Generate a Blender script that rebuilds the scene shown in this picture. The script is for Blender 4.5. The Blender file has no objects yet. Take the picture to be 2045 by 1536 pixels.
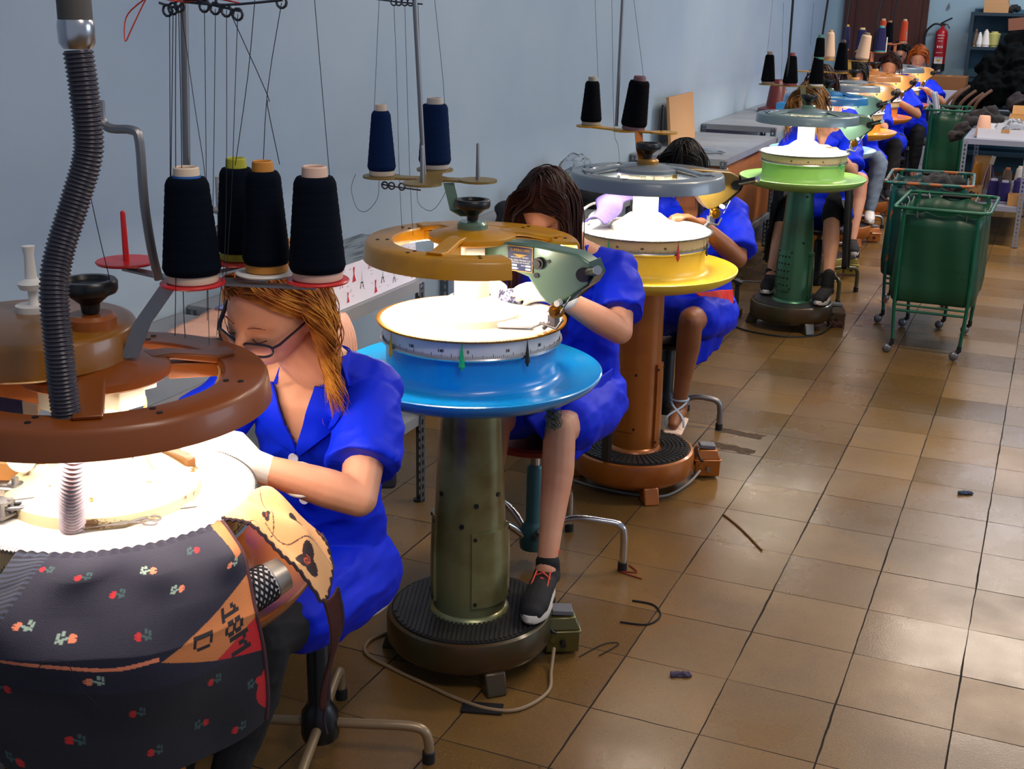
import bpy, bmesh, math, random
from math import sin, cos, pi, radians as R_, sqrt, atan2
from mathutils import Vector as V, Matrix, noise, Quaternion
random.seed(7)
SC = bpy.context.scene
COL = SC.collection

# ------------------------------------------------------------------ camera
cam_d = bpy.data.cameras.new('camera'); cam = bpy.data.objects.new('camera', cam_d); COL.objects.link(cam); SC.camera = cam
F_PX, PITCH, ROLL, YAW, CAM_H = 2486.4, 0.30532, 0.018706, R_(23.08), 1.83
cam_d.sensor_fit = 'HORIZONTAL'; cam_d.sensor_width = 36.0; cam_d.lens = 36.0*F_PX/2045.0; cam_d.clip_start = .05
_f = V((0, cos(PITCH), -sin(PITCH))); _u = V((0, sin(PITCH), cos(PITCH))); _r = V((1, 0, 0))
_r2 = _r*cos(ROLL)+_u*sin(ROLL); _u2 = -_r*sin(ROLL)+_u*cos(ROLL)
_Z = Matrix.Rotation(YAW, 3, 'Z'); _f, _r2, _u2 = _Z@_f, _Z@_r2, _Z@_u2
_m = Matrix((_r2, _u2, -_f)).transposed().to_4x4(); _m.translation = V((0, 0, CAM_H)); cam.matrix_world = _m

# ------------------------------------------------------------------ world, lamps of the hall, exposure
SC.view_settings.view_transform = 'Standard'; SC.view_settings.look = 'None'
SC.view_settings.gamma = 1.0; SC.view_settings.use_curve_mapping = False; SC.view_settings.exposure = 0.0
SC.cycles.use_denoising = True
SC.cycles.max_bounces = 6; SC.cycles.caustics_reflective = False; SC.cycles.caustics_refractive = False
SC.cycles.sample_clamp_indirect = 4.0
wd = bpy.data.worlds.new('hall_daylight'); SC.world = wd; wd.use_nodes = True
wd.node_tree.nodes['Background'].inputs[0].default_value = (.50, .58, .74, 1)
wd.node_tree.nodes['Background'].inputs[1].default_value = .42

def area(name, loc, size, energy, color, aim, sy=None):
    d = bpy.data.lights.new(name, 'AREA'); d.energy = energy; d.color = color; d.size = size
    if sy: d.shape = 'RECTANGLE'; d.size_y = sy
    o = bpy.data.objects.new(name, d); COL.objects.link(o); o.location = loc
    o.rotation_euler = (V(aim)-V(loc)).to_track_quat('-Z', 'Y').to_euler(); return o
area('ceiling_strip_light', (.15, 5.2, 3.3), .35, 70, (1, .80, .60), (.0, 5.2, 0), 1.6)
area('ceiling_strip_light', (.15, 9.6, 3.3), .35, 120, (1, .84, .68), (0, 9.6, 0), 1.6)
area('ceiling_strip_light', (.3, 13.0, 3.3), .35, 70, (.9, .92, 1), (0, 13.0, 0), 1.6)
area('ceiling_strip_light', (.4, 1.2, 3.2), .4, 34, (1, .84, .72), (.2, 1.2, 0), 1.6)
area('window_daylight', (5.2, 6.0, 2.2), 4.0, 100, (.72, .84, 1), (-2.5, 6.5, .9), 1.6)

# ------------------------------------------------------------------ helpers
def lin(h):
    h = h.lstrip('#'); c = [int(h[i:i+2], 16)/255 for i in (0, 2, 4)]
    return tuple((x/12.92 if x <= .04045 else ((x+.055)/1.055)**2.4) for x in c)+(1,)
_MAT = {}
def mat(name, col, rough=.5, metal=0.0, bump=None, var=None, coat=0.0, emit=None, trans=0.0, vcol=False, sheen=0.0, spec=None, stretch=None):
    if name in _MAT: return _MAT[name]
    m = bpy.data.materials.new(name); m.use_nodes = True; nt = m.node_tree; b = nt.nodes['Principled BSDF']
    b.inputs['Base Color'].default_value = lin(col); b.inputs['Roughness'].default_value = rough; b.inputs['Metallic'].default_value = metal
    b.inputs['Coat Weight'].default_value = coat; b.inputs['Coat Roughness'].default_value = .12
    if sheen: b.inputs['Sheen Weight'].default_value = sheen
    if spec is not None: b.inputs['Specular IOR Level'].default_value = spec
    if trans: b.inputs['Transmission Weight'].default_value = trans; b.inputs['IOR'].default_value = 1.15
    if emit: b.inputs['Emission Color'].default_value = lin(emit[0]); b.inputs['Emission Strength'].default_value = emit[1]
    tc = nt.nodes.new('ShaderNodeTexCoord'); src = tc.outputs['Object']
    if stretch:
        mp = nt.nodes.new('ShaderNodeMapping'); mp.inputs['Scale'].default_value = stretch; nt.links.new(src, mp.inputs[0]); src = mp.outputs[0]
    def nz(scale, det=3):
        n = nt.nodes.new('ShaderNodeTexNoise'); n.inputs['Scale'].default_value = scale; n.inputs['Detail'].default_value = det
        nt.links.new(src, n.inputs['Vector']); return n
    if vcol:
        a = nt.nodes.new('ShaderNodeVertexColor'); a.layer_name = 'Col'; nt.links.new(a.outputs[0], b.inputs['Base Color'])
    if var:   # (hex2, scale, sharpness lo, hi)
        n = nz(var[1], 5); cr = nt.nodes.new('ShaderNodeValToRGB'); nt.links.new(n.outputs['Fac'], cr.inputs[0])
        cr.color_ramp.elements[0].position = var[2]; cr.color_ramp.elements[1].position = var[3]
        cr.color_ramp.elements[0].color = lin(col); cr.color_ramp.elements[1].color = lin(var[0]); nt.links.new(cr.outputs[0], b.inputs['Base Color'])
    if bump:  # (scale, strength, distance)
        n = nz(bump[0], 4); bp = nt.nodes.new('ShaderNodeBump'); bp.inputs['Strength'].default_value = bump[1]; bp.inputs['Distance'].default_value = bump[2]
        nt.links.new(n.outputs['Fac'], bp.inputs['Height']); nt.links.new(bp.outputs[0], b.inputs['Normal'])
    _MAT[name] = m; return m

def frame(d, up=V((0, 0, 1))):
    d = V(d).normalized(); up = V(up)
    if abs(d.dot(up)) > .98: up = V((1, 0, 0)) if abs(d.x) < .9 else V((0, 1, 0))
    x = up.cross(d).normalized(); y = d.cross(x).normalized(); return x, y, d

class MB:
    def __init__(s, M=None): s.v = []; s.f = []; s.mi = []; s.k = 0; s.M = M
    def add(s, vs, fs):
        o = len(s.v)
        s.v += [tuple(s.M@V(p)) if s.M else tuple(p) for p in vs]
        s.f += [tuple(i+o for i in f) for f in fs]; s.mi += [s.k]*len(fs); return s
    def box(s, c, sz, R=None):
        hx, hy, hz = sz[0]/2, sz[1]/2, sz[2]/2; c = V(c)
        vs = [V((x, y, z)) for x in (-hx, hx) for y in (-hy, hy) for z in (-hz, hz)]
        if R is not None: vs = [R@p for p in vs]
        return s.add([p+c for p in vs], [(0, 1, 3, 2), (4, 6, 7, 5), (0, 4, 5, 1), (2, 3, 7, 6), (0, 2, 6, 4), (1, 5, 7, 3)])
    def lathe(s, prof, n=48, c=(0, 0, 0), R=None, a0=None, a1=None, closed=False):
        c = V(c); vs = []; fs = []; full = a0 is None
        A = [2*pi*i/n for i in range(n)] if full else [a0+(a1-a0)*i/n for i in range(n+1)]
        k = len(prof)
        for a in A:
            for r, z in prof:
                p = V((r*cos(a), r*sin(a), z)); p = (R@p if R is not None else p)+c; vs.append(p)
        m = len(A)
        for i in range(m if full else m-1):
            j = (i+1) % m
            for q in range(k if closed else k-1):
                q2 = (q+1) % k
                r1, r2 = prof[q][0], prof[q2][0]
                if r1 < 1e-6 and r2 < 1e-6: continue
                if r1 < 1e-6: fs.append((i*k+q, j*k+q2, i*k+q2))
                elif r2 < 1e-6: fs.append((i*k+q, j*k+q, i*k+q2))
                else: fs.append((i*k+q, j*k+q, j*k+q2, i*k+q2))
        if not full and closed:
            fs.append(tuple(range(k))); fs.append(tuple((m-1)*k+q for q in reversed(range(k))))
        return s.add(vs, fs)
    def disc(s, c, r, h, n=24, R=None): return s.lathe([(0, 0), (r, 0), (r, h), (0, h)], n, c, R)
    def tube(s, pts, r, n=8, closed=False, up=None, flat=1.0):
        pts = [V(p) for p in pts]; m = len(pts); rs = r if isinstance(r, (list, tuple)) else [r]*m
        vs = []; fs = []; px = None
        for i, p in enumerate(pts):
            if closed: d = pts[(i+1) % m]-pts[i-1]
            else: d = pts[min(i+1, m-1)]-pts[max(i-1, 0)]
            if d.length < 1e-9: d = V((0, 0, 1))
            d.normalize()
            if px is None: x, y, _ = frame(d, up or V((0, 0, 1)))
            else:
                x = px-d*px.dot(d)
                if x.length < 1e-6: x, y, _ = frame(d)
                x.normalize(); y = d.cross(x)
            px = x
            for k in range(n):
                a = 2*pi*k/n; vs.append(p+(x*cos(a)+y*sin(a)*flat)*rs[i])
        for i in range(m if closed else m-1):
            j = (i+1) % m
            for k in range(n): l = (k+1) % n; fs.append((i*n+k, i*n+l, j*n+l, j*n+k))
        if not closed: fs.append(tuple(reversed(range(n)))); fs.append(tuple((m-1)*n+k for k in range(n)))
        return s.add(vs, fs)
    def cap(s, a, b, ra, rb, side=(1, 0, 0), fa=1.0, fb=1.0, n=16):
        """closed tapered capsule from a to b; width radius ra/rb along SIDE, thickness ra*fa / rb*fb across"""
        a, b = V(a), V(b); d = b-a; L = d.length
        if L < 1e-6: d = V((0, 0, 1)); L = 1e-6
        d = d.normalized(); side = V(side); x = side-d*side.dot(d)
        if x.length < .1: x, _, _ = frame(d)
        x.normalize(); y = d.cross(x); vs = []; fs = []; rings = []
        for t in (-80, -60, -35, -12): t = R_(t); rings.append((a+d*(ra*min(1, fa)*sin(t)), ra*cos(t), ra*fa*cos(t)))
        for k in range(1, 6):
            u = k/6; rings.append((a+d*(L*u), ra+(rb-ra)*u, ra*fa+(rb*fb-ra*fa)*u))
        for t in (12, 35, 60, 80): t = R_(t); rings.append((b+d*(rb*min(1, fb)*sin(t)), rb*cos(t), rb*fb*cos(t)))
        for p, rx, ry in rings:
            for k in range(n): q = 2*pi*k/n; vs.append(p+x*(rx*cos(q))+y*(ry*sin(q)))
        m = len(rings)
        for i in range(m-1):
            for k in range(n): l = (k+1) % n; fs.append((i*n+k, i*n+l, (i+1)*n+l, (i+1)*n+k))
        fs.append(tuple(reversed(range(n)))); fs.append(tuple((m-1)*n+k for k in range(n)))
        return s.add(vs, fs)
    def chain(s, pts, rs, side=(1, 0, 0), flat=1.0, n=14):
        for i in range(len(pts)-1):
            s.cap(pts[i], pts[i+1], rs[i], rs[i+1], side, flat, flat, n)
        return s
    def prism(s, poly, y0, y1, R=None, c=(0, 0, 0)):
        """poly of (x,z) extruded from y0 to y1"""
        n = len(poly); vs = [V((x, y0, z)) for x, z in poly]+[V((x, y1, z)) for x, z in poly]; c = V(c)
        if R is not None: vs = [R@p for p in vs]
        vs = [p+c for p in vs]
        fs = [tuple(range(n)), tuple(reversed(range(n, 2*n)))]+[(i, i+n, (i+1) % n+n, (i+1) % n) for i in range(n)]
        return s.add(vs, fs)
    def grid(s, f, nu, nv, th=0.0, closed_u=False):
        """surface f(u,v)->point, thickened by th along the surface normal"""
        P = [[V(f(i/nu, j/nv)) for j in range(nv+1)] for i in range(nu+1)]
        w = nv+1; vs = [p for row in P for p in row]
        fs = [(i*w+j, (i+1)*w+j, (i+1)*w+j+1, i*w+j+1) for i in range(nu) for j in range(nv)]
        if th:
            N = []
            for i in range(nu+1):
                for j in range(nv+1):
                    du = P[min(i+1, nu)][j]-P[max(i-1, 0)][j]; dv = P[i][min(j+1, nv)]-P[i][max(j-1, 0)]
                    q = du.cross(dv); N.append(q.normalized() if q.length > 1e-12 else V((0, 0, 1)))
            o = len(vs); vs = vs+[p-q*th for p, q in zip(vs, N)]
            fs = fs+[tuple(reversed([k+o for k in f_])) for f_ in fs]
            for i in range(nu):
                fs.append((i*w, i*w+o, (i+1)*w+o, (i+1)*w)); fs.append((i*w+nv, (i+1)*w+nv, (i+1)*w+nv+o, i*w+nv+o))
            for j in range(nv):
                fs.append((j, j+1, j+1+o, j+o)); fs.append((nu*w+j, nu*w+j+o, nu*w+j+1+o, nu*w+j+1))
        return s.add(vs, fs)
    def mesh(s, name='m'):
        me = bpy.data.meshes.new(name); me.from_pydata(s.v, [], s.f)
        if max(s.mi, default=0) > 0: me.polygons.foreach_set('material_index', s.mi)
        return me
    def build(s, name, mats, parent=None, smooth=True, world=False, angle=38, bevel=0):
        me = s.mesh(name); o = bpy.data.objects.new(name, me)
        return finish(o, mats, parent, smooth, world, angle, bevel)

def finish(o, mats, parent=None, smooth=True, world=False, angle=38, bevel=0):
    me = o.data
    for m in (mats if isinstance(mats, (list, tuple)) else [mats]): me.materials.append(m)
    if world and parent is not None:
        p = parent
        M = Matrix.Identity(4)
        chain = []
        while p: chain.append(p); p = p.parent
        for q in reversed(chain): M = M@q.matrix_basis
        me.transform(M.inverted())
    bm = bmesh.new(); bm.from_mesh(me); bmesh.ops.recalc_face_normals(bm, faces=bm.faces); bm.to_mesh(me); bm.free()
    if smooth:
        me.polygons.foreach_set('use_smooth', [True]*len(me.polygons)); me.set_sharp_from_angle(angle=R_(angle))
    COL.objects.link(o)
    if parent is not None: o.parent = parent
    if bevel:
        b = o.modifiers.new('bevel', 'BEVEL'); b.width = bevel; b.segments = 2; b.limit_method = 'ANGLE'; b.angle_limit = R_(40)
    return o
def tag(o, label=None, cat=None, group=None, kind=None):
    if label: o['label'] = label
    if cat: o['category'] = cat
    if group: o['group'] = group
    if kind: o['kind'] = kind
    return o
def thing(name, loc, label, cat, group=None, rz=0):
    o = bpy.data.objects.new(name, None); COL.objects.link(o); o.location = loc; o.rotation_euler = (0, 0, rz); o.empty_display_size = .1
    return tag(o, label, cat, group)
def copy_tree(o, parent=None):
    c = o.copy(); COL.objects.link(c); c.parent = parent
    for ch in list(o.children): copy_tree(ch, c)
    return c
def remeshed(mb, name, voxel, smooth=2, fac=.5, post=None):
    """one continuous surface out of overlapping closed shapes"""
    o = bpy.data.objects.new('tmp', mb.mesh('tmp')); COL.objects.link(o)
    r = o.modifiers.new('r', 'REMESH'); r.mode = 'VOXEL'; r.voxel_size = voxel; r.adaptivity = 0
    if smooth: q = o.modifiers.new('s', 'SMOOTH'); q.factor = fac; q.iterations = smooth
    dg = bpy.context.evaluated_depsgraph_get(); me = bpy.data.meshes.new_from_object(o.evaluated_get(dg))
    bpy.data.objects.remove(o); me.name = name
    if post: post(me)
    return bpy.data.objects.new(name, me)
def text(name, body, size, m, parent, M, bold=.0, th=.0003, wrap=None, align='CENTER'):
    c = bpy.data.curves.new('t', 'FONT'); c.body = body; c.size = size; c.extrude = th; c.align_x = align; c.align_y = 'CENTER'; c.offset = bold; c.resolution_u = 2
    o = bpy.data.objects.new('t', c); COL.objects.link(o)
    dg = bpy.context.evaluated_depsgraph_get(); me = bpy.data.meshes.new_from_object(o.evaluated_get(dg))
    bpy.data.objects.remove(o); bpy.data.curves.remove(c)
    if wrap:  # (radius, azimuth, z): letters bent round a cylinder about the local Z axis
        r, az, z0 = wrap
        for v in me.vertices:
            a = az+v.co.x/r; v.co = V(((r+v.co.z)*cos(a), (r+v.co.z)*sin(a), z0+v.co.y))
    else: me.transform(M)
    o = bpy.data.objects.new(name, me); me.materials.append(m); COL.objects.link(o); o.parent = parent; return o
def smooth_path(pts, n=8):
    pts = [V(p) for p in pts]; out = []
    for i in range(len(pts)-1):
        p0 = pts[max(i-1, 0)]; p1 = pts[i]; p2 = pts[i+1]; p3 = pts[min(i+2, len(pts)-1)]
        for k in range(n):
            t = k/n; out.append(.5*((2*p1)+(p2-p0)*t+(2*p0-5*p1+4*p2-p3)*t*t+(3*p1-p0-3*p2+p3)*t**3))
    out.append(pts[-1]); return out
def RZ(a): return Matrix.Rotation(a, 3, 'Z')
def RX(a): return Matrix.Rotation(a, 3, 'X')
def RY(a): return Matrix.Rotation(a, 3, 'Y')

# ------------------------------------------------------------------ the room
def nodes(m): return m.node_tree.nodes, m.node_tree.links
def floor_material():
    m = bpy.data.materials.new('terrazzo_tiles'); m.use_nodes = True; N, L = nodes(m); b = N['Principled BSDF']
    tc = N.new('ShaderNodeTexCoord'); O = tc.outputs['Object']
    def noise_(sc, det=4, vec=None, rough=.55):
        n = N.new('ShaderNodeTexNoise'); n.inputs['Scale'].default_value = sc; n.inputs['Detail'].default_value = det; n.inputs['Roughness'].default_value = rough
        L.new(vec or O, n.inputs['Vector']); return n.outputs['Fac']
    def ramp(src, a, b_, ca, cb):
        r = N.new('ShaderNodeValToRGB'); r.color_ramp.elements[0].position = a; r.color_ramp.elements[1].position = b_
        r.color_ramp.elements[0].color = ca; r.color_ramp.elements[1].color = cb; L.new(src, r.inputs[0]); return r.outputs[0]
    def mix(f, a, b_, mode='MIX'):
        x = N.new('ShaderNodeMix'); x.data_type = 'RGBA'; x.blend_type = mode
        (L.new(f, x.inputs[0]) if not isinstance(f, float) else setattr(x.inputs[0], 'default_value', f))
        for k, s_ in ((6, a), (7, b_)):
            if isinstance(s_, tuple): x.inputs[k].default_value = s_
            else: L.new(s_, x.inputs[k])
        return x.outputs[2]
    def math_(op, a, b_=None, clamp=False):
        x = N.new('ShaderNodeMath'); x.operation = op; x.use_clamp = clamp
        for k, s_ in ((0, a), (1, b_)):
            if s_ is None: continue
            if isinstance(s_, (int, float)): x.inputs[k].default_value = s_
            else: L.new(s_, x.inputs[k])
        return x.outputs[0]
    sep = N.new('ShaderNodeSeparateXYZ'); L.new(O, sep.inputs[0])
    wob = math_('MULTIPLY', math_('SUBTRACT', noise_(9, 3), .5), .006)
    T, ox, oy = .3002, FLOOR_OX, FLOOR_OY
    gx = math_('DIVIDE', math_('ADD', math_('SUBTRACT', sep.outputs[0], ox), wob), T); gy = math_('DIVIDE', math_('ADD', math_('SUBTRACT', sep.outputs[1], oy), wob), T)
    def line(g):
        fr = math_('FRACT', g); return math_('MINIMUM', fr, math_('SUBTRACT', 1.0, fr))
    dx, dy = line(gx), line(gy)
    wid = math_('ADD', math_('MULTIPLY', noise_(2.3, 3), .022), -.0035)
    jx = math_('LESS_THAN', dx, wid); jy = math_('LESS_THAN', dy, math_('MULTIPLY', wid, .75))
    joint = math_('MAXIMUM', jx, jy)
    wn = N.new('ShaderNodeTexWhiteNoise'); wn.noise_dimensions = '2D'
    cb = N.new('ShaderNodeCombineXYZ'); L.new(math_('FLOOR', gx), cb.inputs[0]); L.new(math_('FLOOR', gy), cb.inputs[1]); L.new(cb.outputs[0], wn.inputs['Vector'])
    base = ramp(wn.outputs['Value'], 0, 1, lin('#6e522c'), lin('#8a6838'))
    base = mix(ramp(noise_(1.6, 5), .35, .7, (0, 0, 0, 1), (1, 1, 1, 1)), base, lin('#5c4526'))
    chips = ramp(noise_(160, 2, rough=.7), .60, .70, (0, 0, 0, 1), (.5, .5, .5, 1)); base = mix(chips, base, lin('#a8834e'))
    dark = ramp(noise_(120, 2), .62, .70, (0, 0, 0, 1), (.55, .55, .55, 1)); base = mix(dark, base, lin('#4a3019'))
    spots = ramp(noise_(7, 6, rough=.75), .66, .72, (0, 0, 0, 1), (.5, .5, .5, 1)); base = mix(spots, base, lin('#49351f'))
    base = mix(joint, base, lin('#1e140c'))
    # the two worn patches of bare screed beside the third machine
    def patch(cx, cy, hx, hy, ang):
        mp = N.new('ShaderNodeMapping'); mp.vector_type = 'TEXTURE'; mp.inputs['Location'].default_value = (cx, cy, 0); mp.inputs['Rotation'].default_value = (0, 0, ang); L.new(O, mp.inputs[0])
        s2 = N.new('ShaderNodeSeparateXYZ'); L.new(mp.outputs[0], s2.inputs[0])
        ax = math_('SUBTRACT', math_('ABSOLUTE', s2.outputs[0]), hx); ay = math_('SUBTRACT', math_('ABSOLUTE', s2.outputs[1]), hy)
        d = math_('ADD', math_('MAXIMUM', ax, ay), math_('MULTIPLY', math_('SUBTRACT', noise_(22, 4), .5), .06)); return math_('LESS_THAN', d, 0.0)
    pt = math_('MAXIMUM', patch(*PATCH_A), patch(*PATCH_B))
    base = mix(pt, base, ramp(noise_(40, 6, rough=.8), .3, .7, lin('#2a1e14'), lin('#6a5744')))
    L.new(base, b.inputs['Base Color'])
    rg = math_('ADD', math_('MULTIPLY', noise_(3.2, 5), .34), .12); rg = math_('ADD', rg, math_('MULTIPLY', math_('MAXIMUM', joint, pt), .75))
    rg = math_('ADD', rg, math_('MULTIPLY', math_('SUBTRACT', wn.outputs['Value'], .5), .10)); L.new(rg, b.inputs['Roughness'])
    b.inputs['Specular IOR Level'].default_value = .5
    h = math_('SUBTRACT', math_('MULTIPLY', noise_(170, 3), .25), math_('MULTIPLY', math_('MAXIMUM', joint, pt), 1.0))
    h = math_('ADD', h, math_('MULTIPLY', noise_(4, 3), .8))
    bp = N.new('ShaderNodeBump'); bp.inputs['Strength'].default_value = .35; bp.inputs['Distance'].default_value = .003; L.new(h, bp.inputs['Height']); L.new(bp.outputs[0], b.inputs['Normal'])
    return m
FLOOR_OX, FLOOR_OY = .2598, .083
PATCH_A = (-1.095, 5.135, .10, .03, R_(-6)); PATCH_B = (-1.085, 4.935, .10, .034, R_(-10))
fl = MB().box((1.0, 6.5, -.05), (7.4, 17.4, .1)).build('floor', floor_material(), smooth=False); tag(fl, kind='structure')
wall_m = mat('painted_wall', '#9aaec0', .55, bump=(35, .12, .002), var=('#889fb6', 1.1, .35, .75))
wall_b = mat('painted_back_wall', '#8fabb8', .6, bump=(30, .12, .002))
tag(MB().box((-2.55, 6.5, 1.6), (.1, 17.4, 3.2)).build('wall_left', wall_m, smooth=False), kind='structure')
tag(MB().box((1.05, 14.75, 1.6), (7.1, .1, 3.2)).build('wall_back', wall_b, smooth=False), kind='structure')
door_m = mat('dark_brown_door', '#4a1c12', .4, var=('#351208', 3, .3, .7), stretch=(6, 6, .6))
dr = MB().box((-1.89, 14.685, 1.03), (.78, .03, 2.06))
for cx in (-2.08, -1.70):
    for cz, hh in ((.55, .75), (1.5, .8)): dr.box((cx, 14.667, cz), (.26, .012, hh))
door = tag(dr.build('door_1', door_m, smooth=False, bevel=.004), kind='structure')
fm = mat('door_frame_brown', '#3c150d', .45)
MB().box((-2.305, 14.68, 1.06), (.06, .05, 2.12)).box((-1.475, 14.68, 1.06), (.06, .05, 2.12)).box((-1.89, 14.68, 2.10), (.9, .05, .06)).build('door_frame', fm, door, smooth=False)
MB().box((-1.57, 14.66, 1.02), (.03, .02, .14)).tube([(-1.57, 14.64, 1.05), (-1.65, 14.63, 1.05)], .008).build('handle', mat('brass', '#b08a3a', .3, 1), door)
sg = text('lettering', 'Tenido', .035, mat('white_print', '#e6e6e0', .6), door, Matrix.Translation((-1.78, 14.655, 1.905))@Matrix.Rotation(pi/2, 4, 'X'))
tag(MB().box((1.05, 14.69, .05), (5.0, .02, .1)).build('baseboard_back', mat('skirting', '#6a5138', .5), smooth=False), kind='structure')
tag(MB().box((-2.49, 6.5, .05), (.02, 16.4, .1)).build('baseboard_left', mat('skirting', '#6a5138', .5), smooth=False), kind='structure')

# ------------------------------------------------------------------ shared materials
chrome = mat('chrome', '#c8c8cc', .22, 1.0)
steel = mat('dull_steel', '#8f8f92', .42, .9)
brass = mat('brass_gear', '#b3822c', .3, 1.0)
gun = mat('dark_iron', '#2c2d30', .45, .6)
black_p = mat('black_plastic', '#101214', .35)
rubber = mat('black_rubber', '#17181a', .62)
white_p = mat('white_plastic', '#e2e0da', .4)
cream_pl = mat('cream_enamel', '#efe6c8', .3)
dialplate = mat('white_dial_plate', '#e9e7e2', .35, var=('#dcd2b4', 6, .55, .8))
red_p = mat('red_plastic', '#c81f22', .32)
tube_on = mat('lit_fluorescent_ring', '#ffffff', .4, emit=('#fff6e6', 66))
ink = mat('black_ink', '#15151a', .6)
thread_m = mat('dark_thread', '#15171f', .9)
wire_m = mat('galvanised_wire', '#4b4f58', .4, .8)
needle_m = mat('needle_comb', '#c8902c', .35, .85)

def machine(cfg):
    """a round linking machine: pedestal, column, tray, needle dial, lamp ring, sewing head, yarn stand"""
    X, Y = cfg['at']; g = cfg.get
    t = thing('linking_machine', (X, Y, 0), cfg['label'], 'machine', 'round linking machines along the wall')
    far = g('far', False); n = 48 if far else 96
    ringm, traym, colm, basem, headm = cfg['ring'], cfg['tray'], cfg['col'], cfg['base'], cfg['head']
    spin = g('az', 0.0)
    # pedestal
    b = MB().lathe([(0, .045), (.205, .045), (.212, .06), (.228, .062), (.236, .075), (.236, .132), (.232, .146), (.222, .15), (.218, .146), (0, .146)], n)
    b.build('base', basem, t)
    for k in range(3):
        a = g('foot_az', -.75)+k*2*pi/3
        f = MB(); f.prism([(.15, .065), (.235, .065), (.255, .0), (.20, .0)], -.03, .03, RZ(a)); f.build('foot', basem, t, bevel=.006)
    mt = MB(); st = g('mat', 'ribbed')
    mt.lathe([(.11, .147), (.216, .147), (.216, .152), (.11, .152)], n, closed=True)
    if st == 'blocks':
        for j in range(6):
            r0 = .118+j*.0165; m_ = 56
            for k in range(m_):
                a = 2*pi*k/m_; R = RZ(a); mt.box(R@V((r0+.0065, 0, .1545)), (.0125, 2*pi*r0/m_*.78, .006), R)
    elif st == 'ribbed' and not far:
        for k in range(-16, 17):
            xx = k*.0128; h = sqrt(max(0, .212**2-xx*xx)); R = RZ(.35)
            segs = [(-h, h)] if abs(xx) > .112 else [(-h, -sqrt(.112**2-xx*xx)), (sqrt(.112**2-xx*xx), h)]
            for y0, y1 in segs: mt.box(R@V((xx, (y0+y1)/2, .154)), (.0075, abs(y1-y0), .0045), R)
    mt.build('foot_mat', mat('worn_rubber_mat', '#202124', .5, var=('#34322f', 9, .4, .7)), t)
    # column
    rb, rt = g('rb', .103), g('rt', .083)
    MB().lathe([(rb+.01, .147), (rb+.012, .152), (rb+.008, .160), (rb, .165), (rb, .34), (rt, .80), (0, .80)], n).build('column', colm, t)
    def panel(az0, az1, z0, z1, off, name='access_panel', dots=None):
        p = MB(); m_ = 14
        def f(u, v):
            a = az0+(az1-az0)*u; z = z0+(z1-z0)*v; r = (rb if z < .34 else rb+(rt-rb)*(z-.34)/.46)+off; return (r*cos(a), r*sin(a), z)
        p.grid(f, m_, 6, off+.001)
        if dots:
            p.k = 1
            for i in range(dots[0]):
                for j in range(dots[1]):
                    u = (i+.6)/(dots[0]+.4); v = (j+.8)/(dots[1]+.8); c = V(f(u, v)); a = az0+(az1-az0)*u
                    p.disc(c, .0055, .0012, 10, RZ(a)@RY(pi/2))
            p.k = 0
        o = p.build(name, [colm, black_p], t, angle=50)
        s = MB()
        for u, v in ((.06, .06), (.06, .94), (.94, .06), (.94, .94)):
            a = az0+(az1-az0)*u; s.disc(V(f(u, v)), .005, .003, 10, RZ(a)@RY(pi/2))
        s.build('screw', gun, o)
    for pa in g('panels', []): panel(*pa)
    if not far:
        s = MB()
        for a, z in g('plugs', []): r = rb+(rt-rb)*(z-.34)/.46 if z > .34 else rb; s.disc((r*cos(a), r*sin(a), z), .007, .003, 12, RZ(a)@RY(pi/2))
        if s.v: s.build('plug_screw', gun, t)
    # tray and drum
    MB().lathe([(.228, .952), (.228, .886), (.2295, .873), (.234, .863), (.243, .857), (.258, .854), (.30, .857), (.342, .864), (.348, .868), (.352, .866), (.351, .859), (.338, .842), (.31, .825), (.26, .810), (.10, .795), (.06, .795)], n).build('tray', traym, t, angle=60)
    # scale band, beads, dial
    band = MB().lathe([(.229, .950), (.236, .952), (.236, .997), (.229, .999)], n).build('scale_band', cfg['band'], t)
    MB().lathe([(.233, .953), (.236, .949), (.241, .949), (.243, .953), (.241, .957), (.236, .957)], n, closed=True).build('bead_ring', chrome if not far else steel, t)
    MB().lathe([(.230, .9965), (.239, .9965), (.239, 1.0005), (.230, 1.0005)], n, closed=True).build('gasket_ring', rubber, t)
    tk = MB()
    if not far:
        for k in range(280):
            a = 2*pi*k/280; h = .010 if k % 10 == 0 else (.007 if k % 5 == 0 else .0045)
            tk.box((.2363*cos(a), .2363*sin(a), .958+h/2), (.0007, .0007 if k % 5 else .0011, h), RZ(a))
        o = tk.build('graduation', ink, band, smooth=False); o['kind'] = 'stuff'
        for az, tx in g('numbers', []): text('number', tx, .011, ink, band, None, bold=.0004, wrap=(.2364, az, .974))
    dk = MB().lathe([(.236, .9995), (.247, 1.001), (.249, 1.0045), (.241, 1.0065), (.225, 1.006), (.222, 1.003), (0, 1.003)], n).build('needle_dial', dialplate, t)
    if not far:
        tt = MB(); m_ = 320 if g('comb') else 220
        for k in range(m_):
            a = 2*pi*k/m_; tt.box(((.246)*cos(a), (.246)*sin(a), 1.003), (.013, .0018, .0060), RZ(a)@RY(.18))
        o = tt.build('needle_comb', needle_m if g('comb') else steel, dk, smooth=False); o['kind'] = 'stuff'
    # hub and post
    hb = g('hub', [(0, 1.003), (.125, 1.003), (.126, 1.022), (.118, 1.029), (.098, 1.033), (.082, 1.045), (.062, 1.060), (.05, 1.066)])
    MB().lathe([p for p in hb if p[0] > .001 or p[1] > 1.01], n).build('dial_hub', g('hubm', cream_pl), t)
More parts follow.
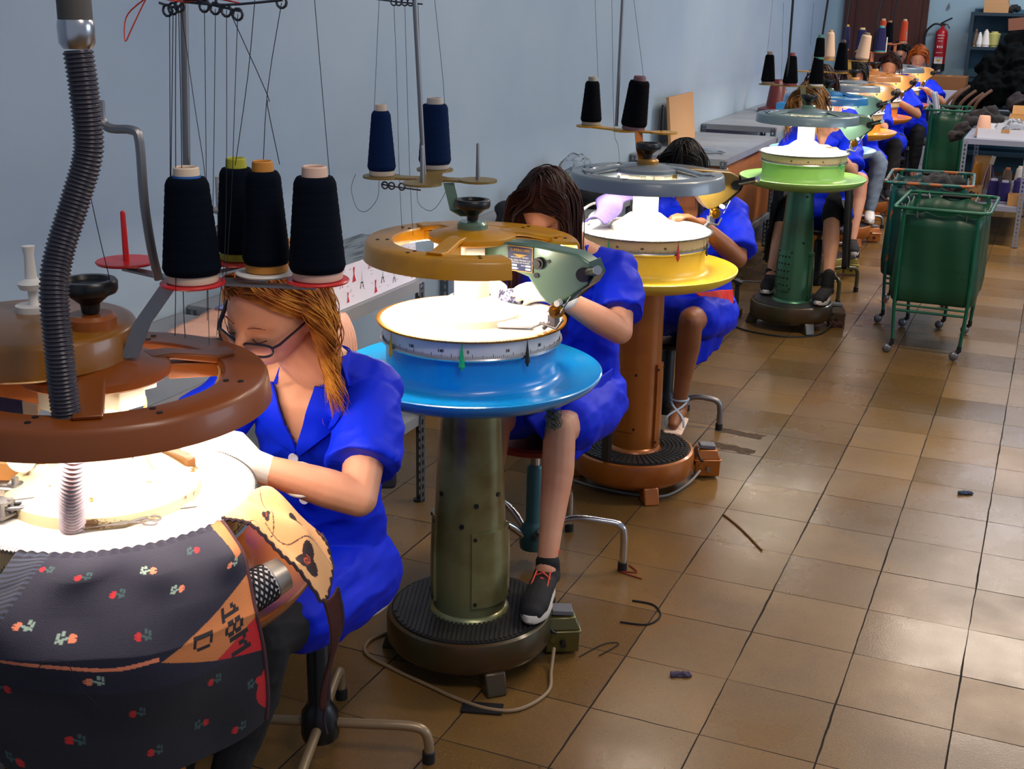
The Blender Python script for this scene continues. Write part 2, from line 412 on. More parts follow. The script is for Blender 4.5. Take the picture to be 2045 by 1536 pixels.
    MB().lathe([(.047, 1.06), (.047, 1.225), (0, 1.225)], 40).disc((.047*cos(-1.2), .047*sin(-1.2), 1.10), .006, .004, 10, RZ(-1.2)@RY(pi/2)).build('post', g('postm', cream_pl), t)
    # lamp ring
    ro, ri, zt, zb = g('ro', .276), g('ri', .207), 1.214, 1.166
    prof = [(ro, zt-.003), (ro+.004, zt-.010), (ro+.009, zb), (ro+.005, zb), (ro-.003, zt-.009), (ri+.004, zt-.009), (ri+.001, zb+.014), (ri-.003, zb+.014), (ri-.001, zt-.004), (ri+.003, zt), (ro-.004, zt)]
    gap = g('gap')
    if gap: MB().lathe(prof, n, a0=gap[1], a1=gap[0]+2*pi, closed=True).build('lamp_ring', ringm, t)
    else: MB().lathe(prof, n, closed=True).build('lamp_ring', ringm, t)
    for k in range(7 if not far else 0):
        a = (gap[1]+.2 if gap else 0)+k*.78
        for r in (ro-.03, ro-.055): MB().disc((r*cos(a), r*sin(a), zt-.0005), .005, .002, 10).build('screw', gun, t)
    rt_ = (ro+ri)/2; a0, a1 = (gap[1]+.12, gap[0]+2*pi-.12) if gap else (0, 2*pi*.97)
    MB().tube([(rt_*cos(a0+(a1-a0)*k/40), rt_*sin(a0+(a1-a0)*k/40), 1.181) for k in range(41)], .012, 8).build('lamp_tube', tube_on, t)
    # cap plate, spokes, knob
    rc = g('rc', .112)
    MB().lathe([(0, 1.215), (rc-.003, 1.212), (rc+.002, 1.216), (rc+.002, 1.228), (rc-.004, 1.232), (.055, 1.241), (.04, 1.243), (0, 1.243)], n).build('cap_plate', ringm, t)
    sp = MB()
    for a in g('spokes', []):
        R = RZ(a)
        sp.prism([(rc-.03, 1.228), (rc+.01, 1.224), (ri-.004, 1.205), (ri+.03, 1.214), (ri+.034, 1.222), (ri+.0, 1.219), (rc+.01, 1.236), (rc-.03, 1.236)], -.022, .022, R)
        sp.prism([(rc, 1.218), (ri, 1.206), (ri, 1.180), (rc, 1.190)], -.018, .018, R)
        sp.build('spoke', ringm, t, bevel=.003); sp = MB()
    for a in (spin+.9, spin+2.4, spin+3.9, spin+5.3):
        MB().box((.075*cos(a), .075*sin(a), 1.193), (.045, .05, .036), RZ(a)).build('ballast_box', cream_pl, t, smooth=False, bevel=.003)
    kz = g('knobz', 1.243)
    sk = MB().lathe([(.04, 1.24), (.04, kz+.012), (.034, kz+.018), (0, kz+.018)], 32).build('knob_collar', g('collarm', headm), t)
    MB().lathe([(0, kz+.018), (.014, kz+.020), (.016, kz+.035), (.034, kz+.050), (.043, kz+.053), (.046, kz+.058), (.046, kz+.071), (.043, kz+.075), (.034, kz+.075), (.031, kz+.068), (.0, kz+.064)], 36).build('hand_knob', black_p, t)
    # sewing head
    if g('headshape', True):
        R = RZ(spin); off = g('headoff', (0, 0, 0))
        poly = [(.02, 1.150), (.02, 1.218), (.17, 1.226), (.312, 1.214), (.348, 1.196), (.362, 1.168), (.352, 1.142), (.30, 1.100), (.262, 1.078), (.236, 1.076), (.214, 1.096), (.180, 1.140), (.14, 1.150)]
        h = MB().prism(poly, -.032, .03, R, off).build('sewing_head', headm, t, bevel=.006)
        MB().prism([(.300, 1.095), (.262, 1.073), (.35, 1.138), (.366, 1.166), (.349, 1.2), (.355, 1.15)], -.038, .036, R, off).build('end_cover', g('headdark', gun), h, bevel=.003)
        MB().tube([R@V((.338, -.02, 1.168))+V(off), R@V((.392, -.085, 1.192))+V(off)], .0115, 16).disc(R@V((.335, -.03, 1.165))+V(off), .018, .012, 16, R@RX(pi/2)).build('crank_handle', black_p, t)
        MB().tube([R@V((.392, -.085, 1.192))+V(off), R@V((.397, -.091, 1.194))+V(off)], .0112, 16).build('handle_tip', chrome, t)
        s = MB().disc(R@V((.212, -.032, 1.180))+V(off), .015, .012, 20, R@RX(pi/2)).disc(R@V((.212, -.043, 1.180))+V(off), .009, .006, 14, R@RX(pi/2))
        s.disc(R@V((.238, -.032, 1.187))+V(off), .005, .003, 10, R@RX(pi/2)).disc(R@V((.205, -.032, 1.148))+V(off), .007, .004, 10, R@RX(pi/2)); s.build('shaft_button', gun, h)
        # stitching mechanism below the head
        b2 = MB(); q = lambda x, y, z: R@V((x, y, z))+V(off)
        b2.k = 1; b2.lathe([(.0, -.012), (.017, -.012), (.02, -.006), (.02, .006), (.017, .012), (0, .012)], 20, q(.262, -.03, 1.062), R@RX(pi/2)); b2.lathe([(.0, -.02), (.009, -.02), (.009, .02), (0, .02)], 14, q(.262, -.035, 1.062), R@RX(pi/2))
        b2.k = 0; b2.tube([q(.25, -.02, 1.08), q(.245, -.03, 1.03), q(.228, -.035, 1.012)], .006, 8); b2.tube([q(.29, -.03, 1.085), q(.31, -.05, 1.11), q(.285, -.055, 1.065)], .0018, 6)
        b2.tube([q(.225, -.05, 1.03), q(.27, -.045, 1.02), q(.285, -.04, 1.045)], .004, 8); b2.box(q(.25, -.02, 1.035), (.02, .03, .03), R); b2.tube([q(.2, -.06, 1.012), q(.235, -.04, 1.03)], [.001, .004], 8)
        b2.k = 2; b2.lathe([(0, 0), (.008, 0), (.008, .02), (0, .02)], 14, q(.278, -.045, 1.09), R@RX(pi/2))
        b2.build('stitching_mechanism', [steel, brass, white_p], t)
    # small lamp clips under the ring
    for a in g('clips', []):
        MB().tube([(.10*cos(a), .10*sin(a), 1.19), (.075*cos(a), .075*sin(a), 1.155), (.06*cos(a), .06*sin(a), 1.16), (.048*cos(a), .048*sin(a), 1.165)], .004, 8).disc((.085*cos(a), .085*sin(a), 1.15), .012, .018, 14).build('lamp_socket', white_p, t)
    # wires
    for w, r, m_ in g('wires', []): MB().tube(smooth_path(w, 6), r, 8).build('cable', m_, t)
    # pointers on the scale band
    for az, pm in g('pointers', []):
        R = RZ(az)
        p = MB(); vs = [(.2445, 0, 1.004)]
        for k in range(8): q = 2*pi*k/8; vs.append((.247+.004*cos(q), .0085*sin(q), .938))
        vs = [R@V(v) for v in vs]; p.add(vs, [(0, k+1, (k+1) % 8+1) for k in range(8)]+[tuple(range(8, 0, -1))])
        p.lathe([(0, 0), (.0035, 0), (.003, -.007), (0, -.008)], 8, R@V((.247, 0, .937)))
        p.build('pointer_clip', pm, t)
    # control box
    if g('box'):
        bx, by, ba = cfg['box']; R = RZ(ba); bo = V((bx, by, 0)); bmat = g('boxm', basem)
        def taper(z0, z1, a, b_, a2, b2):
            vs = [(sx*a, sy*b_, z0) for sx, sy in ((-1, -1), (1, -1), (1, 1), (-1, 1))]+[(sx*a2, sy*b2, z1) for sx, sy in ((-1, -1), (1, -1), (1, 1), (-1, 1))]
            return [R@V(v)+bo for v in vs], [(3, 2, 1, 0), (4, 5, 6, 7)]+[(i, (i+1) % 4, (i+1) % 4+4, i+4) for i in range(4)]
        q = MB().add(*taper(.012, .075, .048, .042, .05, .044)); q.add(*taper(.075, .082, .054, .048, .054, .048)); q.add(*taper(.082, .118, .05, .044, .038, .032))
        cb = q.build('control_box', bmat, t, bevel=.005)
        MB().box(R@V((0, .0, .128))+bo, (.062, .05, .016), R@RY(.06)).build('switch', mat('grey_switch', '#6d7078', .45), cb, bevel=.003)
        MB().tube(smooth_path([R@V((-.03, -.02, .13))+bo, R@V((-.045, -.045, .118))+bo, R@V((-.035, -.052, .09))+bo, R@V((-.02, -.046, .078))+bo], 5), .004, 8).build('switch_lead', black_p, cb)
        MB().tube([R@V((.0, -.043, .045))+bo, R@V((.0, -.06, .043))+bo], .009, 12).build('cable_gland', g('glandm', gun), cb)
        MB().disc(R@V((-.028, -.0425, .055))+bo, .01, .006, 14, R@RX(pi/2)).build('button', bmat, cb)
        MB().tube([R@V((-.05, 0, .05))+bo, R@V((-.09, .02, .08))+bo], .012, 8).build('box_bracket', gun, cb)
    return t

def yarn_stand(t, c, z, lobes, pins, m, pole=None, arm=None, armm=None, discm=None, far=False):
    """flat plate with lobes that carries the yarn cones, on a bent bar; a pole rises from it"""
    pl = MB(); c = V((c[0], c[1], 0))
    if discm is None:
        for x, y in lobes:
            d = V((x, y, 0))-c; L = d.length; a = atan2(d.y, d.x); R = RZ(a); mid = (V((x, y, 0))+c)/2
            if L > .02: pl.box((mid.x, mid.y, z-.0038), (L, .05, .006), R)
            pl.disc((x, y, z-.006), .05, .006, 28)
        pl.disc((c.x, c.y, z-.0075), .045, .007, 28)
    else:
        for x, y in lobes:
            d = V((x, y, 0))-c; L = d.length
            if L > .02: pl.box(((x+c.x)/2, (y+c.y)/2, z-.012), (L, .022, .004), RZ(atan2(d.y, d.x)))
    plate = pl.build('cone_plate', m, t)
    if discm is not None:
        for i, (x, y) in enumerate(lobes): MB().lathe([(0, z-.008), (.012, z-.008), (.05, z-.002), (.052, z+.001), (.05, z+.003), (0, z+.002)], 40, (x, y, 0)).build('cone_disc', discm[i], t)
    for x, y, h, pm in pins: MB().lathe([(.0055, z), (.0045, z+h), (.003, z+h+.003), (0, z+h+.004)], 12, (x, y, 0)).build('pin', pm, t)
    if arm: MB().grid(lambda u, v: _bar(arm, u, v), 12, 1, .006).build('stand_arm', armm or m, t)
    if pole: MB().tube([V(pole[0]), V(pole[1])], .0065 if not far else .007, 12).build('pole', steel if not far else gun, t)
    return plate
def _bar(pts, u, v):
    pts = [V(p) for p in pts]; k = u*(len(pts)-1); i = min(int(k), len(pts)-2); p = pts[i].lerp(pts[i+1], k-i)
    w = V((.010, .006, 0)).normalized()*.028; return p+w*(v-.5)

def guide_bar(t, pts, loops, m=wire_m):
    b = MB().tube(smooth_path(pts, 4), .0022, 6)
    for x, y, z in loops: b.tube([(x+.009*cos(q*pi/5), y, z+.009*sin(q*pi/5)) for q in range(10)], .0022, 6, closed=True)
    b.build('thread_guide', m, t, world=True)
def threads(t, T, m=thread_m, r=.0007):
    for pts in T: MB().tube(smooth_path(pts, 3) if len(pts) > 2 else pts, r, 4).build('yarn_strand', m, t, world=True, smooth=False)

_CONES = {}
def cone(x, y, z, label, group, yarn='navy', tubec='#d8cbb8', h=.175, rb=.044, rt=.027, lean=(0, 0), band=None, under=None):
    """a wound yarn cone on its card tube"""
    YM = dict(navy=mat('navy_yarn', '#0c1a33', .95, spec=.1, bump=(420, .6, .001)), darknavy=mat('ink_navy_yarn', '#080f1b', .95, spec=.08, bump=(420, .6, .001)), blue=mat('dark_blue_yarn', '#0a1f44', .95, spec=.1, bump=(420, .6, .001)),
              cream=mat('cream_yarn', '#c9ab90', .9, bump=(420, .5, .001)), orange=mat('orange_yarn', '#b8401c', .9), black=mat('black_yarn', '#090b10', .95, spec=.08), white=mat('white_yarn', '#d8d4cc', .9), brown=mat('brown_yarn', '#7a6454', .9),
              gold=mat('gold_yarn', '#c8822c', .9), purple=mat('purple_yarn', '#2d2464', .9), yellow=mat('pale_yellow_yarn', '#b8b46a', .9), grey=mat('grey_brown_yarn', '#4c4648', .95), violet=mat('violet_navy_yarn', '#16184a', .92))
    t = thing('yarn_cone', (x, y, z), label, 'yarn cone', group); R = RY(lean[0])@RX(lean[1])
    b = MB(); n = 40; m_ = 46; prof = [(0, .012)]
    for k in range(m_+1):
        u = k/m_; r = rb+(rt-rb)*u; r += .0003*sin(k*2.4)+.0002*sin(k*5.1); e = min(u, 1-u)
        if e < .05: r -= (.05-e)*.09
        prof.append((r, .013+(h-.026)*u))
    prof.append((rt*.5, h-.012)); b.lathe(prof, n, (0, 0, 0), R); b.build('yarn_winding', YM[yarn], t)
    rc = rt*.60
    b = MB().lathe([(rb*.86, .0), (rb*.88, .003), (rb*.84, .016), (rb*.6, .016), (rb*.6, 0)], n, (0, 0, 0), R, closed=True)
    b.build('card_tube', mat('card_'+tubec.strip('#'), tubec, .7), t); b = MB()
    b.lathe([(rc*1.08, h-.014), (rc, h+.002), (rc-.002, h+.004), (rc-.004, h+.002), (rc-.004, h-.014)], n, (0, 0, 0), R, closed=True)
    b.build('tube_top', mat('card_'+tubec.strip('#'), tubec, .7), t)
    if band: MB().lathe([(rc*1.12, h-.014), (rc*1.10, h-.009)], n, (0, 0, 0), R).build('colour_band', mat('card_'+band.strip('#'), band, .6), t)
    return t
# ------------------------------------------------------------------ machine paints
def paint(name, c, rough=.32, metal=0, var=None, coat=.4, bump=None): return mat(name, c, rough, metal, coat=coat, var=var, bump=bump)
orange_brown = paint('orange_brown_enamel', '#985012', .4, var=('#84440f', 8, .4, .7), coat=.2)
brown_ring = paint('brown_enamel_ring', '#84430f', .4, coat=.15)
mustard = paint('mustard_enamel', '#cb8e12', .38, var=('#ac741a', 9, .5, .75), coat=.25)
blue_tray = paint('cyan_blue_enamel', '#0892e0', .28, coat=.5)
greycol = paint('grey_blue_enamel', '#76828c', .4, .25)
yellow_tray = paint('yellow_enamel', '#f6cf3a', .36, coat=.15)
copper_col = paint('copper_orange_paint', '#a8601c', .34, .25, var=('#8a4216', 6, .5, .75))
green_tray = paint('apple_green_enamel', '#9cca68', .36, coat=.15)
olive_metal = paint('worn_olive_metallic', '#8e9468', .34, .55, var=('#66552a', 5, .42, .66))
green_metal = paint('dark_green_metallic', '#43785c', .34, .55, var=('#5c5a34', 4, .5, .75))
dark_olive = paint('dark_olive_base', '#3a3824', .42, .3, var=('#4d3214', 6, .45, .7))
teal_head = paint('grey_green_enamel', '#62806c', .3, .2)
teal_dark = paint('dark_teal_enamel', '#24463e', .3, .2)
sky_tray = paint('pale_blue_enamel', '#9ccbe0', .3)
blue_ring = paint('blue_enamel_ring', '#1c70ac', .35)
amber_tray = paint('amber_enamel', '#f0a62a', .3)
peach_tray = paint('peach_orange_enamel', '#e0883c', .3)
tan_head = paint('tan_enamel', '#c08848', .35)
yellow_base = paint('yellow_olive_base', '#8f8030', .4, .2)
band_w = mat('white_scale_strip', '#dfe3ea', .4); band_c = mat('cream_scale_strip', '#d8bf8a', .5)
clip_g = mat('green_clip', '#18b878', .4); clip_y = mat('yellow_clip', '#c89a1c', .4); clip_k = mat('black_clip', '#15171a', .4); clip_r = mat('red_clip', '#c0302a', .4)
worn_cream = mat('worn_cream_enamel', '#e9dfb4', .35, var=('#6e5226', 22, .64, .665))

M1 = machine(dict(at=(-1.405, 1.54), label='nearest linking machine with brown-orange lamp ring and a navy flowered knit on its dial', ring=brown_ring, tray=orange_brown, col=copper_col, base=orange_brown, head=orange_brown,
    band=band_c, az=R_(-152), gap=(R_(-178), R_(-128)), headoff=(-.03, .02, 0), spokes=[R_(-52), R_(60), R_(150)], rc=.118, knobz=1.30, collarm=orange_brown, numbers=[(R_(-86), '10'), (R_(20), '40')],
    hub=[(.158, 1.003), (.160, 1.024), (.150, 1.033), (.118, 1.042), (.085, 1.052), (.06, 1.062), (.05, 1.066)], hubm=worn_cream, foot_az=-.6, clips=[], pointers=[]))
M2 = machine(dict(at=(-1.36, 2.91), label='second linking machine with mustard lamp ring, bright blue tray and olive metal column', ring=mustard, tray=blue_tray, col=olive_metal, base=dark_olive, head=teal_head, headdark=teal_dark,
    band=band_w, az=R_(-4), gap=(R_(-45), R_(20)), spokes=[R_(-88), R_(150), R_(40)], comb=True, rb=.103, rt=.083, numbers=[(R_(-105), '130'), (R_(-84), '140'), (R_(-67), '0'), (R_(-42.5), '10'), (R_(-18), '20')],
    pointers=[(R_(-122), clip_y), (R_(-70.5), clip_g), (R_(-30), clip_k)], panels=[(R_(-62), R_(18), .20, .42, .011), (R_(-160), R_(-130), .19, .45, .008)], plugs=[(R_(-55), .50), (R_(-78), .44), (R_(-12), .52), (R_(-120), .52)], box=(.232, .135, R_(28)), boxm=paint('olive_gold_box', '#5c5628', .35, .4),
    foot_az=-.82, collarm=teal_head, clips=[R_(-110), R_(-60)]))
M3 = machine(dict(at=(-1.35, 4.39), label='third linking machine with grey lamp ring, yellow tray and copper-orange column', ring=greycol, tray=yellow_tray, col=copper_col, base=copper_col, head=mat('olive_gold_head', '#80662a', .35, .2, coat=.3),
    band=band_c, az=R_(36), spokes=[R_(-150), R_(5), R_(110)], rb=.092, rt=.088, mat='blocks', numbers=[(R_(-74), '60'), (R_(-54), '70'), (R_(-96), '50')],
    pointers=[(R_(-103), clip_g), (R_(-43), clip_r), (R_(-5), clip_k)], panels=[(R_(-122), R_(-72), .235, .48, .005), (R_(-22), R_(10), .17, .50, .009)], plugs=[], box=(.245, .19, R_(25)), glandm=steel,
    foot_az=-.95, clips=[R_(-120), R_(-50)], collarm=mat('copper_collar', '#a0742c', .4, .3)))
M4 = machine(dict(at=(-1.285, 7.15), label='fourth linking machine with grey-teal lamp ring, apple green tray and dark green column', ring=paint('grey_teal_enamel', '#6f858c', .4, .2), tray=green_tray, col=green_metal, base=dark_olive, head=teal_head, headdark=teal_dark,
    band=band_c, az=R_(14), spokes=[R_(-150), R_(-5), R_(110)], rb=.104, rt=.072, mat='smooth', numbers=[(R_(-74), '60'), (R_(-54), '70'), (R_(-96), '50')],
    pointers=[(R_(-24), clip_g)], panels=[(R_(-140), R_(-88), .22, .46, .007, 'vent_panel', (4, 5)), (R_(-32), R_(0), .17, .44, .009)], plugs=[(R_(-55), .50), (R_(-50), .76)], box=(.245, .10, R_(15)), boxm=dark_olive,
    foot_az=-.9, clips=[R_(-130), R_(-40)]))
FARM = [(-1.43, 8.6, blue_ring, sky_tray, copper_col, yellow_base, teal_head, 'fifth linking machine with blue lamp ring and pale blue tray', 10),
        (-1.46, 9.93, greycol, amber_tray, copper_col, copper_col, tan_head, 'sixth linking machine with grey lamp ring, tan head and amber yellow tray', -16),
        (-1.50, 11.28, paint('light_brown_ring', '#b0743c', .4), peach_tray, copper_col, copper_col, tan_head, 'seventh linking machine with light brown lamp ring and peach orange tray', -8),
        (-1.50, 12.8, greycol, paint('orange_far_enamel', '#dd7c34', .3), copper_col, copper_col, tan_head, 'farthest linking machine with grey lamp ring and orange tray', 6)]
FM = []
for X, Y, rg, tr, co, ba, he, lb, az in FARM:
    FM.append(machine(dict(at=(X, Y), label=lb, ring=rg, tray=tr, col=co, base=ba, head=he, band=band_c, az=R_(az), spokes=[R_(-150), R_(-5), R_(110)], far=True, mat='smooth', box=(.245, .12, .3), gap=(R_(az-22), R_(az+26)))))

# ---- machine 1: big housing, label plate, stand bracket, yarn stand
MB().lathe([(0, 1.236), (.166, 1.236), (.17, 1.240), (.17, 1.286), (.166, 1.292), (.155, 1.296), (0, 1.299)], 80, (-.118, -.015, 0)).build('drive_housing', paint('tan_brown_housing', '#8a5814', .34, coat=.3), M1)
MB().disc((-.15, .03, 1.297), .03, .012, 24).tube([(-.15, .03, 1.308), (-.15, .03, 1.34)], .008, 12).lathe([(0, 0), (.02, .002), (.024, .012), (.010, .02), (.008, .06), (.011, .075), (0, .077)], 20, (-.15, .03, 1.335)).build('wax_holder', white_p, M1)
MB().tube([(-.205, -.02, 1.298), (-.205, -.02, 1.312)], .006, 10).tube([(-.205, -.02, 1.303), (-.175, -.035, 1.303)], .0015, 6).build('screw', gun, M1)
lp = MB().box((-.085, -.165, 1.187), (.16, .004, .055), RZ(R_(4))).build('label_plate', mat('navy_label', '#17284e', .4), M1, smooth=False)
Mx = Matrix.Translation((-.10, -.1675, 1.2))@Matrix.Rotation(R_(4), 4, 'Z')@Matrix.Rotation(pi/2, 4, 'X')
for i, s_ in enumerate(('AGUJA REMALLOSA 2 HILOS', 'AGUJA REMALLOSA 1 HILO', 'AGUJA OWERLOK')):
    text('lettering', s_, .0072, white_p, lp, Matrix.Translation((-.055, -.1695, 1.203-i*.0135))@Matrix.Rotation(R_(4), 4, 'Z')@Matrix.Rotation(pi/2, 4, 'X'), align='RIGHT')
MB().box((.008, -.158, 1.187), (.03, .003, .05), RZ(R_(4))).build('blank_card', mat('cream_card', '#d9c9a4', .6), lp, smooth=False)
MB().box((.03, -.03, 1.188), (.07, .004, .04), RZ(R_(20))).build('paper_tag', mat('paper_tag', '#d8c49a', .7), M1, smooth=False)
M1L = [(-.035, .135), (.165, .055), (.13, .235), (.225, .175), (.33, .165)]
yarn_stand(M1, (.11, .10), 1.375, M1L, [(-.035, .135, .085, red_p)], steel, pole=((.045, .20, 1.375), (.078, .20, 1.98)), arm=[(.055, .02, 1.245), (.07, .04, 1.30), (.10, .08, 1.362)], armm=steel, discm=[red_p, red_p, red_p, white_p, red_p])
MB().tube(smooth_path([(.085, .07, 1.37), (.083, .06, 1.42), (.083, .05, 1.50), (.082, .05, 1.595), (.070, .05, 1.612), (.03, .05, 1.612), (.012, .05, 1.622), (.010, .05, 1.655)], 4), .0075, 8).box((.0, .03, 1.645), (.02, .03, .015)).box((.0, .03, 1.62), (.014, .02, .012)).build('hose_bracket', steel, M1)
tz = MB().lathe([(0, 0), (.011, .001), (.013, .01), (.012, .03), (.006, .04), (.003, .042), (.003, .06), (.013, .064), (.014, .07), (.004, .074), (.0035, .125), (.005, .127), (0, .128)], 18, (.063, .27, 1.385)).build('tension_plunger', mat('clear_plastic', '#d9dde0', .25, trans=.5), M1)
wires1 = [[(.07, .20, 1.19), (.13, .16, 1.20), (.165, .09, 1.185), (.16, .02, 1.17)], [(.03, .02, 1.2), (.08, .02, 1.18), (.10, -.02, 1.12), (.13, -.03, 1.08)]]
for w in wires1: MB().tube(smooth_path(w, 6), .003, 8).build('cable', mat('cream_cable', '#d8b070', .5), M1)
guide_bar(M1, [(-1.37, 1.72, 1.803), (-1.32, 1.70, 1.797), (-1.29, 1.69, 1.81), (-1.25, 1.70, 1.802), (-1.20, 1.70, 1.794)], [(-1.339, 1.70, 1.792), (-1.328, 1.70, 1.795), (-1.315, 1.70, 1.799), (-1.267, 1.70, 1.800), (-1.246, 1.70, 1.797), (-1.225, 1.70, 1.794), (-1.204, 1.70, 1.789)])
guide_bar(M1, [(-1.31, 1.70, 1.806), (-1.22, 1.69, 1.803), (-1.12, 1.70, 1.812)], [(-1.245, 1.69, 1.811), (-1.122, 1.70, 1.809)])
om = mat('orange_twine', '#d8402a', .8)
threads(M1, [[[-1.372, 1.7, 1.815], [-1.412, 1.7, 1.791], [-1.427, 1.7, 1.771], [-1.429, 1.7, 1.741], [-1.415, 1.7, 1.76], [-1.388, 1.7, 1.799], [-1.375, 1.7, 1.815]], [[-1.36, 1.7, 1.812], [-1.30, 1.69, 1.806], [-1.25, 1.7, 1.812], [-1.20, 1.7, 1.806]], [[-1.35, 1.7, 1.818], [-1.28, 1.69, 1.811], [-1.2, 1.7, 1.815]]], om, .0013)
YT1 = [[[-1.335,1.7,1.793],[-1.276,1.6,1.533]],[[-1.328,1.7,1.793],[-1.27,1.6,1.584],[-1.259,1.58,1.536]],[[-1.322,1.7,1.797],[-1.256,1.6,1.661],[-1.256,1.58,1.446],[-1.206,1.5,1.315]],[[-1.317,1.7,1.799],[-1.248,1.6,1.624],[-1.264,1.6,1.364],[-1.187,1.5,1.314]],[[-1.313,1.7,1.799],[-1.296,1.7,1.637],[-1.298,1.72,1.507],[-1.306,1.72,1.334],[-1.219,1.6,1.273]],[[-1.267,1.7,1.796],[-1.279,1.7,1.573],[-1.235,1.62,1.308]],[[-1.246,1.7,1.796],[-1.26,1.7,1.615],[-1.267,1.7,1.533],[-1.276,1.7,1.423]],[[-1.225,1.7,1.795],[-1.238,1.7,1.576],[-1.215,1.65,1.421],[-1.192,1.6,1.359],[-1.188,1.58,1.298]],[[-1.204,1.7,1.79],[-1.219,1.7,1.641],[-1.234,1.7,1.494],[-1.187,1.6,1.335]],[[-1.218,1.7,1.791],[-1.182,1.74,1.664],[-1.183,1.74,1.648],[-1.177,1.76,1.55]],[[-1.122,1.7,1.808],[-1.182,1.74,1.668],[-1.211,1.76,1.53]],[[-1.171,1.7,1.811],[-1.204,1.72,1.695],[-1.237,1.72,1.549]],[[-1.094,1.75,1.813],[-1.093,1.76,1.706],[-1.081,1.76,1.535]],[[-1.441,1.6,1.508],[-1.382,1.55,1.439],[-1.367,1.55,1.367]]]
YT2 = [[[-1.678,3.0,1.804],[-1.705,3.0,1.412],[-1.681,2.95,1.352]],[[-1.634,3.0,1.79],[-1.628,3.0,1.614],[-1.596,2.95,1.371],[-1.535,2.85,1.231]],[[-1.602,3.0,1.793],[-1.591,3.0,1.366],[-1.529,2.9,1.21]],[[-1.563,3.0,1.794],[-1.55,3.0,1.422],[-1.549,3.0,1.362]],[[-1.515,3.0,1.807],[-1.492,3.0,1.62],[-1.486,3.0,1.546]]]
YT3 = [[[-1.616,4.5,1.808],[-1.593,4.5,1.532]],[[-1.551,4.5,1.809],[-1.506,4.45,1.367],[-1.47,4.4,1.301],[-1.421,4.3,1.207]],[[-1.467,4.5,1.811],[-1.411,4.5,1.513]]]
YT4 = [[[-1.542,7.2,1.814],[-1.549,7.2,1.524]],[[-1.48,7.2,1.802],[-1.457,7.2,1.358]],[[-1.315,7.2,1.805],[-1.314,7.2,1.58]]]
threads(M1, YT1); threads(M2, YT2); threads(M3, YT3); threads(M4, YT4)
NV = 'yarn cones on the linking machines'
names1 = [None, ('dark navy yarn cone with white tube top and blue band, left of the blond woman', '#d8c3ac', '#1c5fae'), ('dark navy yarn cone with green tube top, behind the others of the nearest machine', '#a8a82c', None), ('dark navy yarn cone with spotted orange tube, middle of three above the blond woman', '#c08030', None), ('dark navy yarn cone with pinkish tube top, rightmost above the blond woman', '#d6b4a0', None)]
for i, (x, y) in enumerate(M1L):
    if names1[i]: cone(-1.405+x, 1.54+y, 1.379, names1[i][0], NV, 'darknavy', names1[i][1], band=names1[i][2], h=.178 if i != 2 else .17, rb=.047 if i in (1, 4) else .040, rt=.033 if i in (1, 4) else .028)
# ---- machine 2: name plate, yarn stand
np_ = MB().box((.155, -.044, 1.185), (.075, .003, .066), RZ(R_(-4))).build('name_plate', mat('plate_navy', '#10245c', .35), M2, smooth=False)
def on2(dx, dz): return Matrix.Translation((.155, -.044, 1.185))@Matrix.Rotation(R_(-4), 4, 'Z')@Matrix.Translation((dx, -.0022, dz))@Matrix.Rotation(pi/2, 4, 'X')
goldp = mat('gold_print', '#d8a83c', .4)
fr = MB(on2(0, 0)@Matrix.Rotation(-pi/2, 4, 'X'))
for a, b_ in (((0, .0315), (.073, .002)), ((0, -.0315), (.073, .002)), ((-.0355, 0), (.002, .065)), ((.0355, 0), (.002, .065))): fr.box((a[0], 0, a[1]), (b_[0], .001, b_[1]))
fr.prism([(-.022, .012), (.022, .012), (.006, .006), (0, .0015), (-.006, .006)], -.001, 0); fr.build('plate_border', goldp, np_, smooth=False)
for s_, sz, dz, m_ in (('SUPERCUSBE', .0095, .022, goldp), ('MATARO       ESPAÑA', .0052, .0035, white_p), ('TALLERES PRUNA S.A.', .0064, -.004, white_p), ('PATENTADA EN 18 PAISES', .0048, -.010, white_p), ('Nº               MOTOR', .0044, -.017, white_p), ('VOLTIOS                HP', .0044, -.025, white_p)):
    text('lettering', s_, sz, m_, np_, on2(0, dz), bold=.0001)
fr = MB(on2(0, 0)@Matrix.Rotation(-pi/2, 4, 'X'))
for dx, dz in ((-.015, -.017), (-.015, -.025), (.024, -.017), (.024, -.025)): fr.box((dx, 0, dz), (.014, .001, .005))
fr.build('blank_field', white_p, np_, smooth=False)
tan_pl = mat('tan_painted_plate', '#8a743e', .42, .3)
yarn_stand(M2, (-.12, -.0), 1.365, [(-.25, -.03), (-.19, .16), (-.10, -.09), (0.0, .03)], [(-.10, -.09, .09, steel), (0.0, .03, .09, steel)], tan_pl, pole=((-.172, .06, 1.36), (-.205, .06, 1.95)), arm=[(-.02, 0, 1.272), (-.05, 0, 1.285), (-.07, 0, 1.355)], armm=teal_head)
cone(-1.61, 2.88, 1.366, 'slim dark blue yarn cone on a white foot above the blue tray machine', NV, 'blue', '#c9b7a4', rb=.038, rt=.024, h=.178)
cone(-1.55, 3.07, 1.366, 'fat dark blue yarn cone behind the pole of the blue tray machine', NV, 'blue', '#b8aea4', rb=.045, rt=.035, h=.185)
guide_bar(M2, [(-1.69, 3.0, 1.806), (-1.62, 3.0, 1.80), (-1.55, 3.0, 1.796)], [(-1.634, 3.0, 1.80), (-1.62, 3.0, 1.80), (-1.602, 3.0, 1.80), (-1.585, 3.0, 1.80)])
guide_bar(M2, [(-1.60, 2.86, 1.345), (-1.55, 2.85, 1.343), (-1.48, 2.85, 1.34)], [(-1.59, 2.86, 1.343), (-1.57, 2.86, 1.343), (-1.54, 2.86, 1.343)])
